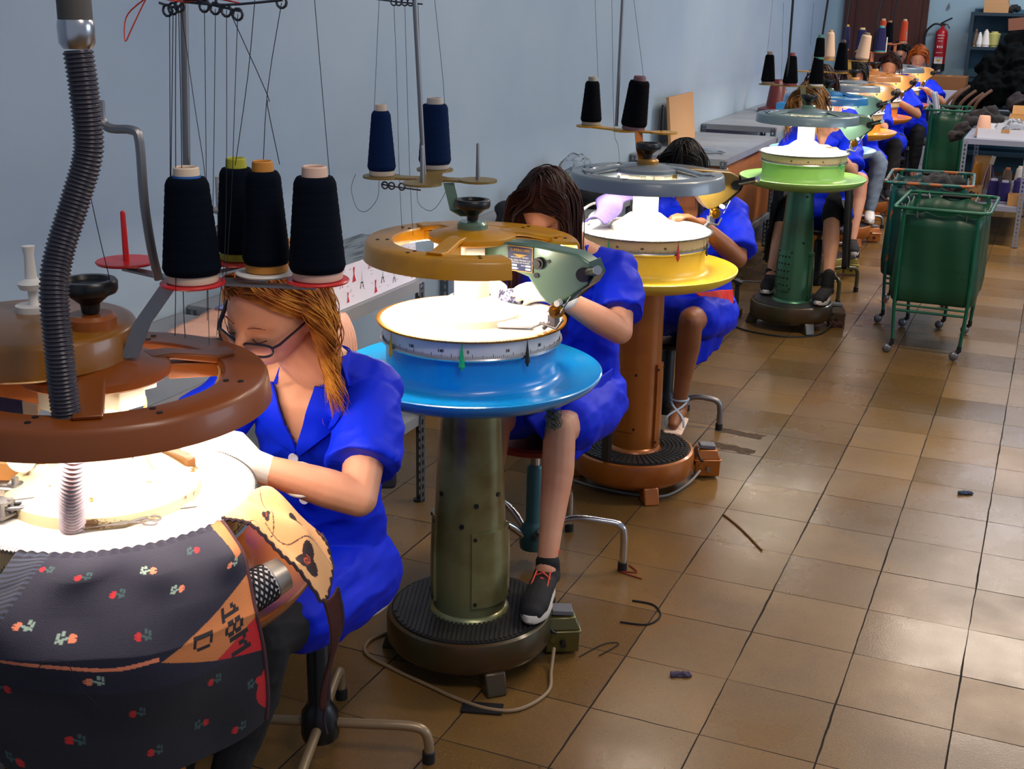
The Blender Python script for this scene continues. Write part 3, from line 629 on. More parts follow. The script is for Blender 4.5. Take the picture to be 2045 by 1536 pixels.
threads(M2, [[(-1.70, 2.9, 1.36), (-1.715, 2.9, 1.32), (-1.70, 2.9, 1.27), (-1.67, 2.9, 1.262), (-1.635, 2.9, 1.30), (-1.63, 2.9, 1.35)], [(-1.54, 2.95, 1.35), (-1.54, 2.95, 1.29), (-1.50, 2.95, 1.27), (-1.465, 2.95, 1.31), (-1.455, 2.95, 1.34)]])
# ---- machine 3, 4 and the far ones
gold_pl = mat('yellow_gold_plate', '#c08c24', .38, .3)
yarn_stand(M3, (-.12, .08), 1.352, [(-.285, .15), (-.10, .09), (.03, .08)], [(.01, .12, .09, gun)], gold_pl, pole=((-.16, .10, 1.36), (-.155, .10, 1.95)), arm=[(-.02, 0, 1.25), (-.04, .02, 1.29), (-.06, .06, 1.345)], armm=copper_col)
cone(-1.632, 4.55, 1.353, 'black yarn cone, left one above the grey ring of the yellow tray machine', NV, 'black', '#9a9484', rb=.041, rt=.026)
cone(-1.440, 4.48, 1.353, 'leaning black yarn cone, right one above the yellow tray machine', NV, 'black', '#7a5a60', rb=.049, rt=.037, h=.19, lean=(.09, 0))
yarn_stand(M4, (-.14, .18), 1.352, [(-.28, .20), (-.14, .14), (.0, .18)], [], tan_pl, pole=((-.152, .11, 1.36), (-.157, .11, 1.95)), arm=[(-.02, 0, 1.25), (-.04, .05, 1.29), (-.06, .1, 1.345)], armm=olive_metal, far=True)
cone(-1.565, 7.35, 1.353, 'black yarn cone with grey top, leftmost above the green tray machine', NV, 'black', '#8c7c74', rb=.041, rt=.024)
cone(-1.425, 7.29, 1.353, 'black yarn cone with red top, middle above the green tray machine', NV, 'black', '#8a4048', rb=.044, rt=.025)
cone(-1.285, 7.33, 1.353, 'black yarn cone with white top, lower of the stack above the green tray machine', NV, 'black', '#d8d4c8', rb=.044, rt=.026)
cone(-1.283, 7.33, 1.50, 'black yarn cone with green top, upper of the stack above the green tray machine', NV, 'black', '#4c8878', rb=.031, rt=.022, h=.13)
yarn_stand(FM[0], (-.06, .02), 1.365, [(-.17, .0), (.07, .0)], [(-.06, .0, .11, steel), (-.12, .02, .10, steel)], gold_pl, pole=((-.09, .05, 1.37), (-.05, .05, 1.95)), arm=[(-.02, 0, 1.25), (-.04, .0, 1.30), (-.05, .0, 1.355)], far=True)
cone(-1.36, 8.62, 1.366, 'dark grey yarn cone above the fifth machine', NV, 'black', '#5a4a44', rb=.047, rt=.027, h=.2)
yarn_stand(FM[1], (-.08, .02), 1.385, [(-.21, .0), (.04, .0)], [], gold_pl, pole=((-.12, .05, 1.37), (-.09, .05, 1.95)), arm=[(-.02, 0, 1.25), (-.04, .0, 1.30), (-.05, .0, 1.375)], far=True)
cone(-1.67, 9.95, 1.386, 'cream yarn cone standing straight above the sixth machine', NV, 'cream', '#b08c6c', rb=.048, rt=.028, h=.21)
cone(-1.42, 9.93, 1.386, 'cream yarn cone tilted to the right above the sixth machine', NV, 'cream', '#6a5a50', rb=.052, rt=.036, h=.2, lean=(.12, 0))
yarn_stand(FM[2], (-.06, .02), 1.40, [(-.13, .0), (.03, .0)], [(.08, 0, .12, white_p)], paint('orange_plate', '#b8622c', .4), pole=((-.04, .05, 1.37), (.0, .05, 1.95)), arm=[(-.02, 0, 1.25), (-.03, .0, 1.30), (-.03, .0, 1.39)], far=True)
cone(-1.63, 11.28, 1.401, 'violet navy yarn cone with cream top above the seventh machine, beside the turquoise-topped one', NV, 'violet', '#c8b080', rb=.045, rt=.036, h=.19)
cone(-1.47, 11.28, 1.401, 'violet navy yarn cone with turquoise label above the seventh machine', NV, 'violet', '#3a9aa0', rb=.05, rt=.032, h=.21)
cone(-1.78, 11.4, 1.401, 'violet navy yarn cone with gold top, behind the tilted cream cone', NV, 'violet', '#b0983c', rb=.04, rt=.03, h=.21)
yarn_stand(FM[3], (-.06, .0), 1.42, [(-.22, .45), (-.1, .0), (-.02, .50)], [(.06, 0, .12, steel)], paint('orange_plate', '#b8622c', .4), pole=((-.1, .05, 1.37), (-.05, .05, 1.95)), arm=[(-.02, 0, 1.25), (-.03, .0, 1.30), (-.03, .0, 1.41)], far=True)
cone(-1.60, 12.8, 1.421, 'black yarn cone above the farthest machine, before the brown door', NV, 'black', '#a07050', rb=.046, rt=.03, h=.21)
cone(-1.52, 13.3, 1.421, 'orange yarn cone above the farthest machine, right one', NV, 'orange', '#c8a888', rb=.042, rt=.03, h=.22)
cone(-1.72, 13.25, 1.421, 'orange yarn cone above the farthest machine, half behind the black cone', NV, 'orange', '#c8a888', rb=.042, rt=.03, h=.22)
# ------------------------------------------------------------------ people
skin_m = {k: mat('skin_'+k, c, .48, bump=(160, .15, .0006), var=(c2, 7, .4, .75)) for k, c, c2 in (('fair', '#e0a482', '#d28c6c'), ('tan', '#c08a66', '#b07452'), ('brown', '#96603e', '#84502f'))}
smock_m = mat('royal_blue_smock', '#0029e0', .6, bump=(900, .12, .0004), var=('#001fc4', 5, .4, .7), spec=.25)
glove_m = mat('white_glove', '#e9e6dc', .8, bump=(420, .3, .0006))
hair_m = {k: mat('hair_'+k, c, .55, var=(c2, 16, .38, .62), spec=.25) for k, c, c2 in (('blond', '#d8943a', '#8e4c1c'), ('darkbrown', '#24120c', '#3a160a'), ('black', '#0b0a0c', '#17110f'), ('wavy', '#4a3220', '#94683a'), ('ginger', '#a8541c', '#6e3010'))}
black_cloth = mat('black_cloth', '#101216', .85, bump=(300, .2, .0006)); jean_m = mat('grey_blue_jeans', '#6b7c90', .85, bump=(300, .3, .0008))

def head_mesh(mb, c, Rm, s=1.0):
    """a face-forward head: local +y is where the face looks, +z is up, x across"""
    nu, nv = 88, 72; vs = []; fs = []
    def g(x, z, x0, z0, w, h): return math.exp(-((x-x0)/w)**2-((z-z0)/h)**2)
    for j in range(nv+1):
        th = pi*j/nv
        for i in range(nu):
            ph = 2*pi*i/nu; dx, dy, dz = sin(th)*cos(ph), sin(th)*sin(ph), cos(th)
            x, y, z = .074*dx, .096*dy, .112*dz
            if z < 0:
                k = min(1, -z/.112); x *= 1-.30*k**1.6; y = y*(1-.10*k) if y > 0 else y*(1-.42*k)
            if y > 0:
                fl = y/.096
                y += fl*(.024*g(x, z, 0, -.026, .012, .022)+.012*g(x, z, 0, -.006, .009, .02)-.009*g(abs(x), z, .031, .004, .017, .012)+.005*g(abs(x), z, .028, .022, .026, .009)
                         +.006*g(abs(x), z, .031, .000, .011, .008)+.007*g(x, z, 0, -.060, .020, .008)+.006*g(x, z, 0, -.069, .017, .006)-.004*g(x, z, 0, -.0645, .022, .002)+.010*g(x, z, 0, -.096, .022, .016)+.006*g(abs(x), z, .045, -.026, .018, .018))
                y += fl*(.006*g(x, z, 0, .05, .05, .03))
            vs.append(V(c)+Rm@(V((x, y, z))*s))
    for j in range(nv):
        for i in range(nu):
            k = (i+1) % nu; fs.append((j*nu+i, j*nu+k, (j+1)*nu+k, (j+1)*nu+i))
    mb.add(vs, fs)
    for sx in (-1, 1):
        a = V(c)+Rm@(V((sx*.073, -.012, .014))*s); b = V(c)+Rm@(V((sx*.072, -.006, -.022))*s)
        mb.cap(a, b, .013*s, .009*s, Rm@V((0, 1, 0)), .55, .6, 12)

def head_rot(yaw, pitch, roll=0):
    """yaw 0 faces -Y (towards the camera's end of the hall), positive turns to her left (+X); pitch > 0 looks down"""
    return RZ(pi+yaw)@RY(roll)@RX(-pitch)

def hand_segments(mb, wr, fwd, palm, thumb, s=1.0, curl=(.7, .7, .75, .85), infl=0.0):
    """palm, four bent fingers and a thumb; palm = direction the palm faces, thumb = side on which the thumb sits"""
    f = V(fwd).normalized(); p = V(palm); p = (p-f*p.dot(f)).normalized(); t = V(thumb); t = (t-f*t.dot(f)-p*t.dot(p)).normalized(); w = V(wr)
    mb.cap(w+f*.01*s, w+f*.075*s, (.028+infl)*s, (.037+infl)*s, t, .52, .42, 16)
    for i, (o, L, r) in enumerate(((.030, .072, .0088), (.010, .080, .0092), (-.010, .075, .0088), (-.029, .060, .0078))):
        b = w+f*.083*s+t*o*s; q = curl[i]; r = (r+infl)*s; d = f; pts = [w+f*.055*s+t*o*.85*s, b]
        for k, fr in enumerate((.45, .32, .23)):
            an = q*(.45+.35*k); cum = q*(.45, 1.0, 1.55)[k]; d = (f*cos(cum)+p*sin(cum)).normalized(); pts.append(pts[-1]+d*L*fr*s)
        mb.chain(pts, [r*1.05, r*1.05, r, r*.92, r*.78], t, 1.0, 10)
    a = w+f*.018*s+t*.022*s; b = w+f*.045*s+t*.046*s+p*.014*s; c = w+f*.075*s+t*.046*s+p*.034*s; d = w+f*.095*s+t*.034*s+p*.044*s
    r = (.0105+infl)*s; mb.chain([a, b, c, d], [r*1.2, r*1.1, r, r*.8], p, 1.0, 10)

def folds(me, amp, sc, seed=0, keep=None):
    NS = [v.vector.copy() for v in me.vertex_normals]; CO = [v.co.copy() for v in me.vertices]; out = []
    for n, c in zip(NS, CO):
        d = noise.noise(V((c.x*sc[0]+seed, c.y*sc[1], c.z*sc[2])))*amp
        q = noise.noise(V((c.x*sc[0]*.55+c.z*8+seed, c.y*sc[1]*.5, c.z*sc[2]*1.5-c.x*9))); d += (1-abs(q)*3.4)*amp*.8; q = noise.noise(V((c.x*sc[0]*1.6-c.z*17+seed, c.y*sc[1]*1.3, c.z*sc[2]*2.2+c.x*11))); d += (1-abs(q)*4)*amp*.16
        out.extend(c+n*d)
    me.vertices.foreach_set('co', out); me.update()

def hair_shell(parent, c, Rm, s, m, name='hair', length=.2, n=260, part=.2, wave=.01, thick=.0045, spread=1.0, face=.30, seed=1, tail=None, puff=.085):
    """locks that leave the scalp, run over the skull and hang down"""
    rnd = random.Random(seed); mb = MB(); c = V(c); E = V((.079, .101, .118))*s
    up = Rm@V((0, 0, 1)); inv = Rm.transposed()
    # under-layer that covers the scalp
    nu, nv = 40, 24; vs = []; fs = []
    for j in range(nv+1):
        for i in range(nu):
            ph = 2*pi*i/nu; back = -sin(ph); th = (pi*.5+(.75*back if back > 0 else .62*back*1.0))*j/nv if True else 0
            th = max(.0, min(th, 2.25)); vs.append(c+Rm@V((E.x*1.015*sin(th)*cos(ph), E.y*1.01*sin(th)*sin(ph), E.z*1.015*cos(th))))
    for j in range(nv):
        for i in range(nu): k = (i+1) % nu; fs.append((j*nu+i, j*nu+k, (j+1)*nu+k, (j+1)*nu+i))
    base = [V(v) for v in vs]; o = len(vs)
    vs2 = vs+[c+(v-c)*.965 for v in base]; fs2 = fs+[tuple(reversed([a+o for a in f])) for f in fs]
    for i in range(nu): k = (i+1) % nu; fs2.append((nv*nu+i, nv*nu+k, nv*nu+k+o, nv*nu+i+o))
    mb.add(vs2, fs2)
    g = inv@V((0, 0, -1))
    for q in range(n):
        side = rnd.choice((-1, 1)); u = rnd.random()
        # root near the parting or over the crown / back
        if rnd.random() < .62:
            y = rnd.uniform(-.75, .80); x = part*.5+side*rnd.uniform(.0, .25)
        else: y = rnd.uniform(-.98, -.1); x = rnd.uniform(-.85, .85)
        z2 = 1-x*x-y*y
        if z2 < 0: continue
        d = V((x, y, sqrt(z2))); p = V((d.x*E.x, d.y*E.y, d.z*E.z))*1.03; vel = V((side*(.8+.4*rnd.random()), -.35+.5*rnd.random()-max(0, y)*(.4 if face > -.1 else 1.0), .25))
        L = length*(.82+.3*rnd.random())+.16*s; st = .0125; pts = []; rs = []; m_ = int(L/st); lift = 1.03+puff*rnd.random(); w0 = rnd.uniform(0, 6); wa = wave*(.5+rnd.random())
        for k in range(m_):
            pts.append(p.copy()); vel = (vel*.80+g*.42).normalized(); p = p+vel*st
            e = V((p.x/E.x, p.y/E.y, p.z/E.z)); l = e.length
            if l < lift:
                face_ = face if (p.x > 0 or face > -.1) else .22; e = e*(lift/l)
                if e.y > face_ and e.z < (.62 if face > -.1 else .74):      # keep the face free
                    sx = 1 if e.x > 0 else -1; e.y = max(face_, e.y-.12); r_ = sqrt(max(.01, lift*lift-e.y*e.y-e.z*e.z)) if lift*lift > e.y*e.y+e.z*e.z else .2; e.x = sx*r_
                p = V((e.x*E.x, e.y*E.y, e.z*E.z))
            elif face < -.1 and p.y > -.02*E.y: p.y += (-.02*E.y-p.y)*.6
            elif p.y > .3*E.y and abs(p.x) < E.x*.85: p.x = (1 if p.x > 0 else -1)*E.x*.9
            p = p+V((cos(w0+k*.55), sin(w0+k*.5), 0))*wa*.25*min(1, k/6)
        for _ in range(3):
            pts = [pts[0]]+[(pts[k-1]+pts[k]*2+pts[k+1])/4 for k in range(1, m_-1)]+[pts[-1]] if m_ > 2 else pts
        W = [c+Rm@a for a in pts]; r0 = thick*(.6+.7*rnd.random())*spread
        rs = [r0*(.55+.45*min(1, k/3))*(1-.92*max(0, (k/(m_-1))-.55)/.45) for k in range(m_)]
        if m_ > 3: mb.tube(W, rs, 5, flat=.55)
    return mb.build(name, m, parent, world=True, angle=80)

def person(cfg):
    g = cfg.get; P = {k: V(v) for k, v in cfg['J'].items()}; base = V((P['hipL'].x*.5+P['hipR'].x*.5, P['hipL'].y, 0))
    t = thing('person', base, cfg['label'], 'person', g('group')); sk = skin_m[g('skin', 'fair')]; s = g('s', 1.0); vox = g('vox', .007)
    Rh = head_rot(*cfg['look']); hc = P['head']
    b = MB(); head_mesh(b, hc, Rh, s)
    nk = hc+Rh@V((0, -.03, -.06))*s
    b.chain([nk, P['neck']], [.054*s, .060*s], (1, 0, 0), .95)
    SL, SR = P['shL'], P['shR']; mid = (SL+SR)/2; pel = (P['hipL']+P['hipR'])/2; ax = (SL-SR).normalized()
    chest = mid.lerp(pel, .25); waist = mid.lerp(pel, .62)+V((0, g('hunch', .03), 0))
    b.chain([P['neck'], mid+V((0, 0, -.02)), chest, waist, pel], [.055, .10, .135*g('w', 1), .115*g('w', 1), .145*g('w', 1)], ax, .72)
    b.cap(SL, SR, .052, .052, (0, 0, 1)); b.cap(P['neck'], SL, .05, .048, (0, 1, 0)); b.cap(P['neck'], SR, .05, .048, (0, 1, 0))
    for S in 'LR':
        a = g('arm', 1.0); b.chain([P['sh'+S], P['sh'+S].lerp(P['el'+S], .5), P['el'+S]], [.050*a, .045*a, .038*a])
        fm = P['el'+S].lerp(P['wr'+S], .35); b.chain([P['el'+S], fm, P['wr'+S]], [.038*a, .040*a, .0265*a])
        fw = P['hd'+S]-P['wr'+S]
        hand_segments(b, P['wr'+S], fw, g('palm'+S, (0, 0, -1)), g('thumb'+S, (-1 if S == 'L' else 1, -.3, .2)), .90*s, infl=-.0012 if g('gloves') else 0)
        lg = g('leg', 1.0)
        kn, an = P['kn'+S], P['an'+S]; calf = kn.lerp(an, .32)+V((0, .018, 0))
        b.chain([P['hip'+S], P['hip'+S].lerp(kn, .5), kn+V((0, .015, .0))], [.085*lg, .072*lg, .058*lg]); b.chain([kn, calf, kn.lerp(an, .7)+V((0, .006, 0)), an], [.055*lg, .056*lg, .040*lg, .032*lg])
        to = P['to'+S]; hl = an+(an-to).normalized()*.035+V((0, 0, -.045)); hl.z = to.z+.012
        b.chain([an, hl.lerp(an, .35)], [.032, .032]); b.chain([hl, an.lerp(to, .45)+V((0, 0, -.01)), to+V((0, 0, .004))], [.030, .034, .022], ax, .8)
    body = finish(remeshed(b, 'body', vox, 2), sk, t, world=True, angle=180)
    # smock
    if g('smock', True):
        sm = MB(); i = .012
        sm.chain([P['neck']+V((0, .01, -.035)), mid+V((0, 0, -.02)), chest, waist, pel+V((0, 0, -.0))], [.072, .118, .148*g('w', 1), .140*g('w', 1), .158*g('w', 1)], ax, .76, 24)
        sm.cap(SL, SR, .062, .062, (0, 0, 1)); sm.cap(P['neck']+V((0, .01, -.02)), SL, .056, .058, (0, 1, 0)); sm.cap(P['neck']+V((0, .01, -.02)), SR, .056, .058, (0, 1, 0))
        for S in 'LR':
            a, e = P['sh'+S], P['sh'+S].lerp(P['el'+S], g('sleeve', .80)); d = (e-a).normalized(); x, y, _ = frame(d); k = 20; vs = []; prof = [(0, .045), (.15, .064), (.5, .070), (.85, .072), (1.0, .076)]
            rings = []
            for u, r in prof:
                for q in range(k): th = 2*pi*q/k; vs.append(a.lerp(e, u)+(x*cos(th)+y*sin(th))*r*g('arm', 1.0))
            fs = [(r_*k+q, r_*k+(q+1) % k, (r_+1)*k+(q+1) % k, (r_+1)*k+q) for r_ in range(len(prof)-1) for q in range(k)]+[tuple(reversed(range(k))), tuple((len(prof)-1)*k+q for q in range(k))]
            sm.add(vs, fs)
            kn = P['kn'+S]; hem = P['hip'+S].lerp(kn, g('skirt', .78)); hm = hem+V((0, 0, -.03))
            sm.chain([pel.lerp(P['hip'+S], .6)+V((0, 0, .0)), P['hip'+S].lerp(hem, .5), hem], [.125, .100, .088], ax, .95, 20)
        he = (P['hipL'].lerp(P['knL'], g('skirt', .78)*.92)+P['hipR'].lerp(P['knR'], g('skirt', .78)*.92))/2
        sm.chain([pel+V((0, 0, -.01)), he+V((0, 0, .02))], [.17, .15], ax, .5, 24)
        for pt, rr in g('drape', []): sm.cap(pt[0], pt[1], rr[0], rr[1], rr[2] if len(rr) > 2 else (1, 0, 0), .35, .3, 20)
        vb = g('vneck', .13); fwd = V((0, -1, 0)); fwd = (fwd-ax*fwd.dot(ax)).normalized(); up = ax.cross(fwd); up = up if up.z > 0 else -up; nb = P['neck']+V((0, 0, -.03))
        vx = g('vx', 0.0); nb = nb+ax*vx
        from mathutils.bvhtree import BVHTree
        keepbv = []
        def post(me):
            folds(me, g('foldamp', .006), (14, 14, 8), g('seed', 0))
            keepbv.append(BVHTree.FromPolygons([v.co.copy() for v in me.vertices], [tuple(p.vertices) for p in me.polygons]))
            bm = bmesh.new(); bm.from_mesh(me); kill = []
            for f in bm.faces:
                q = f.calc_center_median()-nb; lx = q.dot(ax); lz = q.z; ly = q.dot(fwd)
                if ly > -.01 and lz > -vb and abs(lx) < .006+(lz+vb)*.34 and lz < .12: kill.append(f)
                elif lz > .022 and V((lx+vx, ly, 0)).length < .066: kill.append(f)
            bmesh.ops.delete(bm, geom=kill, context='FACES'); bm.to_mesh(me); bm.free()
        so = remeshed(sm, 'smock', vox*1.05, 3, post=post); so = finish(so, g('smockm', smock_m), t, world=True, angle=180)
        sd = so.modifiers.new('cloth', 'SOLIDIFY'); sd.thickness = .0025; sd.offset = 0
        cs_ = MB(); nk0 = P['neck']+V((0, 0, -.012)); bk = -fwd
        for k in range(25):
            a = R_(-118+236*k/24); d_ = ax*sin(a)+bk*cos(a)
            for r_, z_ in ((.086, -.030), (.072, .010), (.066, .030), (.069, .033), (.078, .010), (.092, -.026)): cs_.v.append(tuple(nk0+d_*r_+V((0, 0, z_))+fwd*-.004))
        for k in range(24):
            for q in range(6): q2 = (q+1) % 6; cs_.f.append((k*6+q, (k+1)*6+q, (k+1)*6+q2, k*6+q2)); cs_.mi.append(0)
        cs_.f += [tuple(range(6)), tuple(24*6+q for q in range(6))]; cs_.mi += [0, 0]
        cs_.build('collar_stand', g('smockm', smock_m), so, world=True, angle=60)
        # collar: two flaps along the neckline
        if g('collar', True):
            bv = keepbv[0]
            def onto(lx, lz, off):
                o_ = nb+ax*lx+V((0, 0, lz))+fwd*.6; h = bv.ray_cast(o_, -fwd); return (h[0]+fwd*off) if h[0] is not None else None
            for sgn in (-1, 1):
                def f(u, v):
                    lz = -vb+(vb-.005)*u; w = (.004+.074*sin(min(1, u*1.25)*pi*.5)*(1 if u < .8 else 1-(u-.8)*1.6)); lx = sgn*(.001+(lz+vb)*.33+w*v)
                    h = onto(lx, lz-.012*v, .012) ; return h if h is not None else nb+ax*lx+V((0, 0, lz))+fwd*.05
                MB().grid(f, 12, 5, .005).build('collar', g('smockm', smock_m), so, world=True, angle=60)
            if g('front'):
                for lz in g('front'):
                    h = onto(-.012, lz, .005)
                    if h is not None:
                        Rf = Matrix((ax, up, ax.cross(up))).transposed()
                        bt = MB().lathe([(0, 0), (.010, 0), (.0115, .002), (.0105, .004), (.008, .003), (0, .0025)], 24, h, Rf if (Rf@V((0, 0, 1))).dot(fwd) > 0 else Rf@RX(pi)).build('button', mat('pearl_button', '#c9c6da', .3), so, world=True)
                def pl(u, v):
                    h = onto(-.02+.034*v, -.28+.27*u*(vb > 0)-(0 if u < 1 else 0)-vb*u*.9, .004); return h if h is not None else nb
                h0 = [onto(.055+.09*u_, -.16-.11*v_, .005) for u_, v_ in ((0, 0), (1, 0), (0, 1), (1, 1))]
                if all(x is not None for x in h0):
                    MB().grid(lambda u, v: onto(.055+.09*u, -.16-.02*math.exp(-((u-.5)/.3)**2)*(1-v)-.11*v, .005+.006*(1-v)*math.exp(-((u-.5)/.4)**2)) or h0[0], 12, 10, .003).build('pocket', g('smockm', smock_m), so, world=True, angle=60)
                    a = onto(.078, -.15, .012); e = onto(.086, -.20, .012)
                    MB().tube([a, e], .005, 10).build('marker_pen', white_p, so, world=True)
    # gloves
    if g('gloves'):
        for S in 'LR':
            q = MB(); hand_segments(q, P['wr'+S], P['hd'+S]-P['wr'+S], g('palm'+S, (0, 0, -1)), g('thumb'+S, (-1 if S == 'L' else 1, -.3, .2)), .93*s, infl=.0012)
            d = (P['hd'+S]-P['wr'+S]).normalized(); q.cap(P['wr'+S]-d*.02, P['wr'+S]+d*.02, .031, .030)
            finish(remeshed(q, 'glove', max(.0032, vox*.7), 1), glove_m, t, world=True, angle=180)
    # legs clothing
    if g('trousers'):
        q = MB(); lg = g('leg', 1.0)
        for S in 'LR':
            kn, an = P['kn'+S], P['an'+S]; e = kn.lerp(an, g('hemline', .95)); w = g('flare', 0)
            q.chain([pel, P['hip'+S], P['hip'+S].lerp(kn, .5), kn+V((0, .01, 0)), kn.lerp(e, .4)+V((0, .015, 0)), e], [.11, .098*lg, .084*lg, .068*lg, .066*lg+w*.5, .045*lg+w])
        finish(remeshed(q, 'trousers', vox, 2, post=lambda me: folds(me, .004, (16, 16, 10), 5)), g('trousers'), t, world=True, angle=180)
    return t, P, Rh, hc

def face_details(t, hc, Rh, s, brow, glasses=False, m_lash=None):
    def L(x, y, z): return V(hc)+Rh@(V((x, y, z))*s)
    for sx in (-1, 1):
        MB().tube(smooth_path([L(sx*.014, .099, .020), L(sx*.028, .097, .0255), L(sx*.044, .086, .021)], 5), [.0014]*4+[.0022]*4+[.001]*3, 6, flat=.6).build('eyebrow', brow, t, world=True)
        MB().tube(smooth_path([L(sx*.019, .0925, -.005), L(sx*.031, .0935, -.0085), L(sx*.043, .083, -.0045)], 5), .0011, 6).build('eyelashes', m_lash or gun, t, world=True)
    if glasses:
        gm = mat('dark_glasses_frame', '#101626', .3); o = MB()
        zc = -.020; yc = .106
        def lens(sx):
            pts = []
            for k in range(28):
                a = 2*pi*k/28; x = .0255*(abs(cos(a))**.65)*(1 if cos(a) > 0 else -1); z = .0135*(abs(sin(a))**.75)*(1 if sin(a) > 0 else -1)
                X = sx*.0315+x; pts.append((X, yc-.35*X*X/.06, zc+z))
            return pts
        gl = thing('tmp', (0, 0, 0), None, None) if False else None
        for sx in (-1, 1): o.tube([L(*p) for p in lens(sx)], .0024, 6, closed=True)
        o.tube([L(-.008, yc+.001, zc+.004), L(0, yc+.003, zc+.006), L(.008, yc+.001, zc+.004)], .0016, 6)
        for sx in (-1, 1): o.tube([L(sx*.056, yc-.018, zc+.006), L(sx*.064, yc-.03, zc+.010), L(sx*.078, .03, zc+.026), L(sx*.080, -.005, zc+.03)], [.0045, .0045, .004, .002], 6, flat=.5)
        fr = o.build('glasses', gm, t, world=True)
        for sx in (-1, 1):
            pts = lens(sx); q = MB(); c0 = V((sx*.0315, yc-.35*.0315**2/.06, zc)); vs = [L(*c0)]+[L(*p) for p in pts]; q.add(vs, [(0, k+1, (k+1) % 28+1) for k in range(28)])
            q.build('lens', mat('spectacle_lens', '#f4f0ea', .05, trans=.92), fr, world=True)

def shoe(t, an, to, upper, sole, lace=None, sz=1.0):
    an, to = V(an), V(to); d = V((to.x-an.x, to.y-an.y, 0)).normalized(); sd = V((-d.y, d.x, 0)); z = to.z-.018
    o = V((an.x, an.y, 0))-d*.045; L = .255*sz; q = MB()
    q.chain([o+V((0, 0, z+.045))+d*.01, o+d*.05+V((0, 0, z+.062))], [.036, .038], sd, .9); q.chain([o+d*.05+V((0, 0, z+.055)), o+d*.13+V((0, 0, z+.050)), o+d*.185+V((0, 0, z+.036)), o+d*(L-.035)+V((0, 0, z+.030))], [.038, .040, .042, .032], sd, .75)
    q.chain([o+d*.02+V((0, 0, z+.07)), o+d*.03+V((0, 0, z+.095))], [.036, .036], sd)
    up = finish(remeshed(q, 'shoe', .004, 2), upper, t, world=True, angle=180)
    def f(u, v):
        a = 2*pi*v; x = u; return None
    prof = []; n = 40
    for k in range(n):
        a = 2*pi*k/n; yy = cos(a); xx = (L/2)*yy; w = .043 if yy > 0 else .036; w *= (1-.12*math.exp(-((yy+.1)/.35)**2)); prof.append((xx+L/2-.003, w*sin(a)))
    s_ = MB(); vs = []
    for h, k_ in ((z-.002, .96), (z+.008, 1.03), (z+.024, 1.0)):
        for x, y in prof: vs.append(V((o.x, o.y, h))+d*((x-L/2)*k_+L/2)+sd*(y*k_)+V((0, 0, .010*max(0, (x-L*.72)/L)*3)))
    s_.add(vs, [(r*n+k, r*n+(k+1) % n, (r+1)*n+(k+1) % n, (r+1)*n+k) for r in range(2) for k in range(n)]+[tuple(reversed(range(n))), tuple(2*n+k for k in range(n))])
    s_.build('sole', sole, up, world=True, angle=50)
    if lace:
        l = MB()
        for k in range(5):
            c = o+d*(.085+.020*k)+V((0, 0, z+.088-.0075*k)); l.tube([c-sd*.024-V((0, 0, .012)), c, c+d*.012+sd*.024-V((0, 0, .012))], .0028, 6)
        l.tube([o+d*.08+V((0, 0, z+.09))-sd*.02, o+d*.17+V((0, 0, z+.058))-sd*.026], .0022, 6); l.tube([o+d*.08+V((0, 0, z+.09))+sd*.02, o+d*.17+V((0, 0, z+.058))+sd*.026], .0022, 6)
        l.tube(smooth_path([o+d*.02+V((0, 0, z+.128))-sd*.03, o-d*.01+V((0, 0, z+.125)), o+d*.02+V((0, 0, z+.128))+sd*.03], 4), .006, 8)
        l.build('laces', lace, up, world=True)

# joints in metres; L is the person's left (+X side, nearer the aisle)
def seat_pose(x, y, z=0.0, **over):
    J = dict(head=(x, y-.24, 1.215), neck=(x, y-.13, 1.075), shL=(x+.155, y-.10, 1.02), shR=(x-.165, y-.10, 1.02), elL=(x+.205, y-.28, .84), elR=(x-.23, y-.28, .85), wrL=(x+.12, y-.44, .98), wrR=(x-.13, y-.44, .98), hdL=(x+.04, y-.52, 1.03), hdR=(x-.05, y-.52, 1.03),
             hipL=(x+.09, y+.03, .58), hipR=(x-.10, y+.03, .58), knL=(x+.12, y-.38, .58), knR=(x-.15, y-.38, .58), anL=(x+.13, y-.50, .22), anR=(x-.16, y-.45, .22), toL=(x+.15, y-.62, .17), toR=(x-.18, y-.57, .17))
    J = {k: V(v)+V((0, 0, z)) if k[:2] not in ('an', 'to') else V(v) for k, v in J.items()}
    for k, v in over.items(): J[k] = V(v)
    return J
# the blond woman at the nearest machine
J = seat_pose(-1.40, 2.24, head=(-1.366, 2.0, 1.228), neck=(-1.345, 2.12, 1.09), shL=(-1.245, 2.18, 1.03), shR=(-1.52, 2.12, 1.02), elL=(-1.175, 1.99, .865), wrL=(-1.315, 1.855, .955), hdL=(-1.36, 1.78, 1.01), elR=(-1.62, 1.98, .88), wrR=(-1.50, 1.80, 1.0), hdR=(-1.45, 1.73, 1.03),
              hipL=(-1.345, 2.28, .54), hipR=(-1.51, 2.28, .54), knL=(-1.375, 1.93, .53), knR=(-1.52, 1.90, .53), anL=(-1.40, 1.80, .23), anR=(-1.50, 1.74, .23), toL=(-1.36, 1.68, .172), toR=(-1.50, 1.64, .172))
W1, P, Rh, hc = person(dict(label='blond woman in dark glasses, blue smock and white gloves at the nearest machine', J=J, look=(.02, .30, -.20), vox=.0045, gloves=True, s=1.07, w=.86, arm=1.0, skirt=.62, sleeve=.72, vneck=.15, front=(-.175, -.29), foldamp=.006, vx=-.035,
    drape=[(((-1.43, 2.32, .50), (-1.42, 2.14, .45)), (.13, .11))], trousers=black_cloth, leg=.82, thumbL=(-.3, -.2, 1), palmL=(-1, .3, -.5), seed=3))
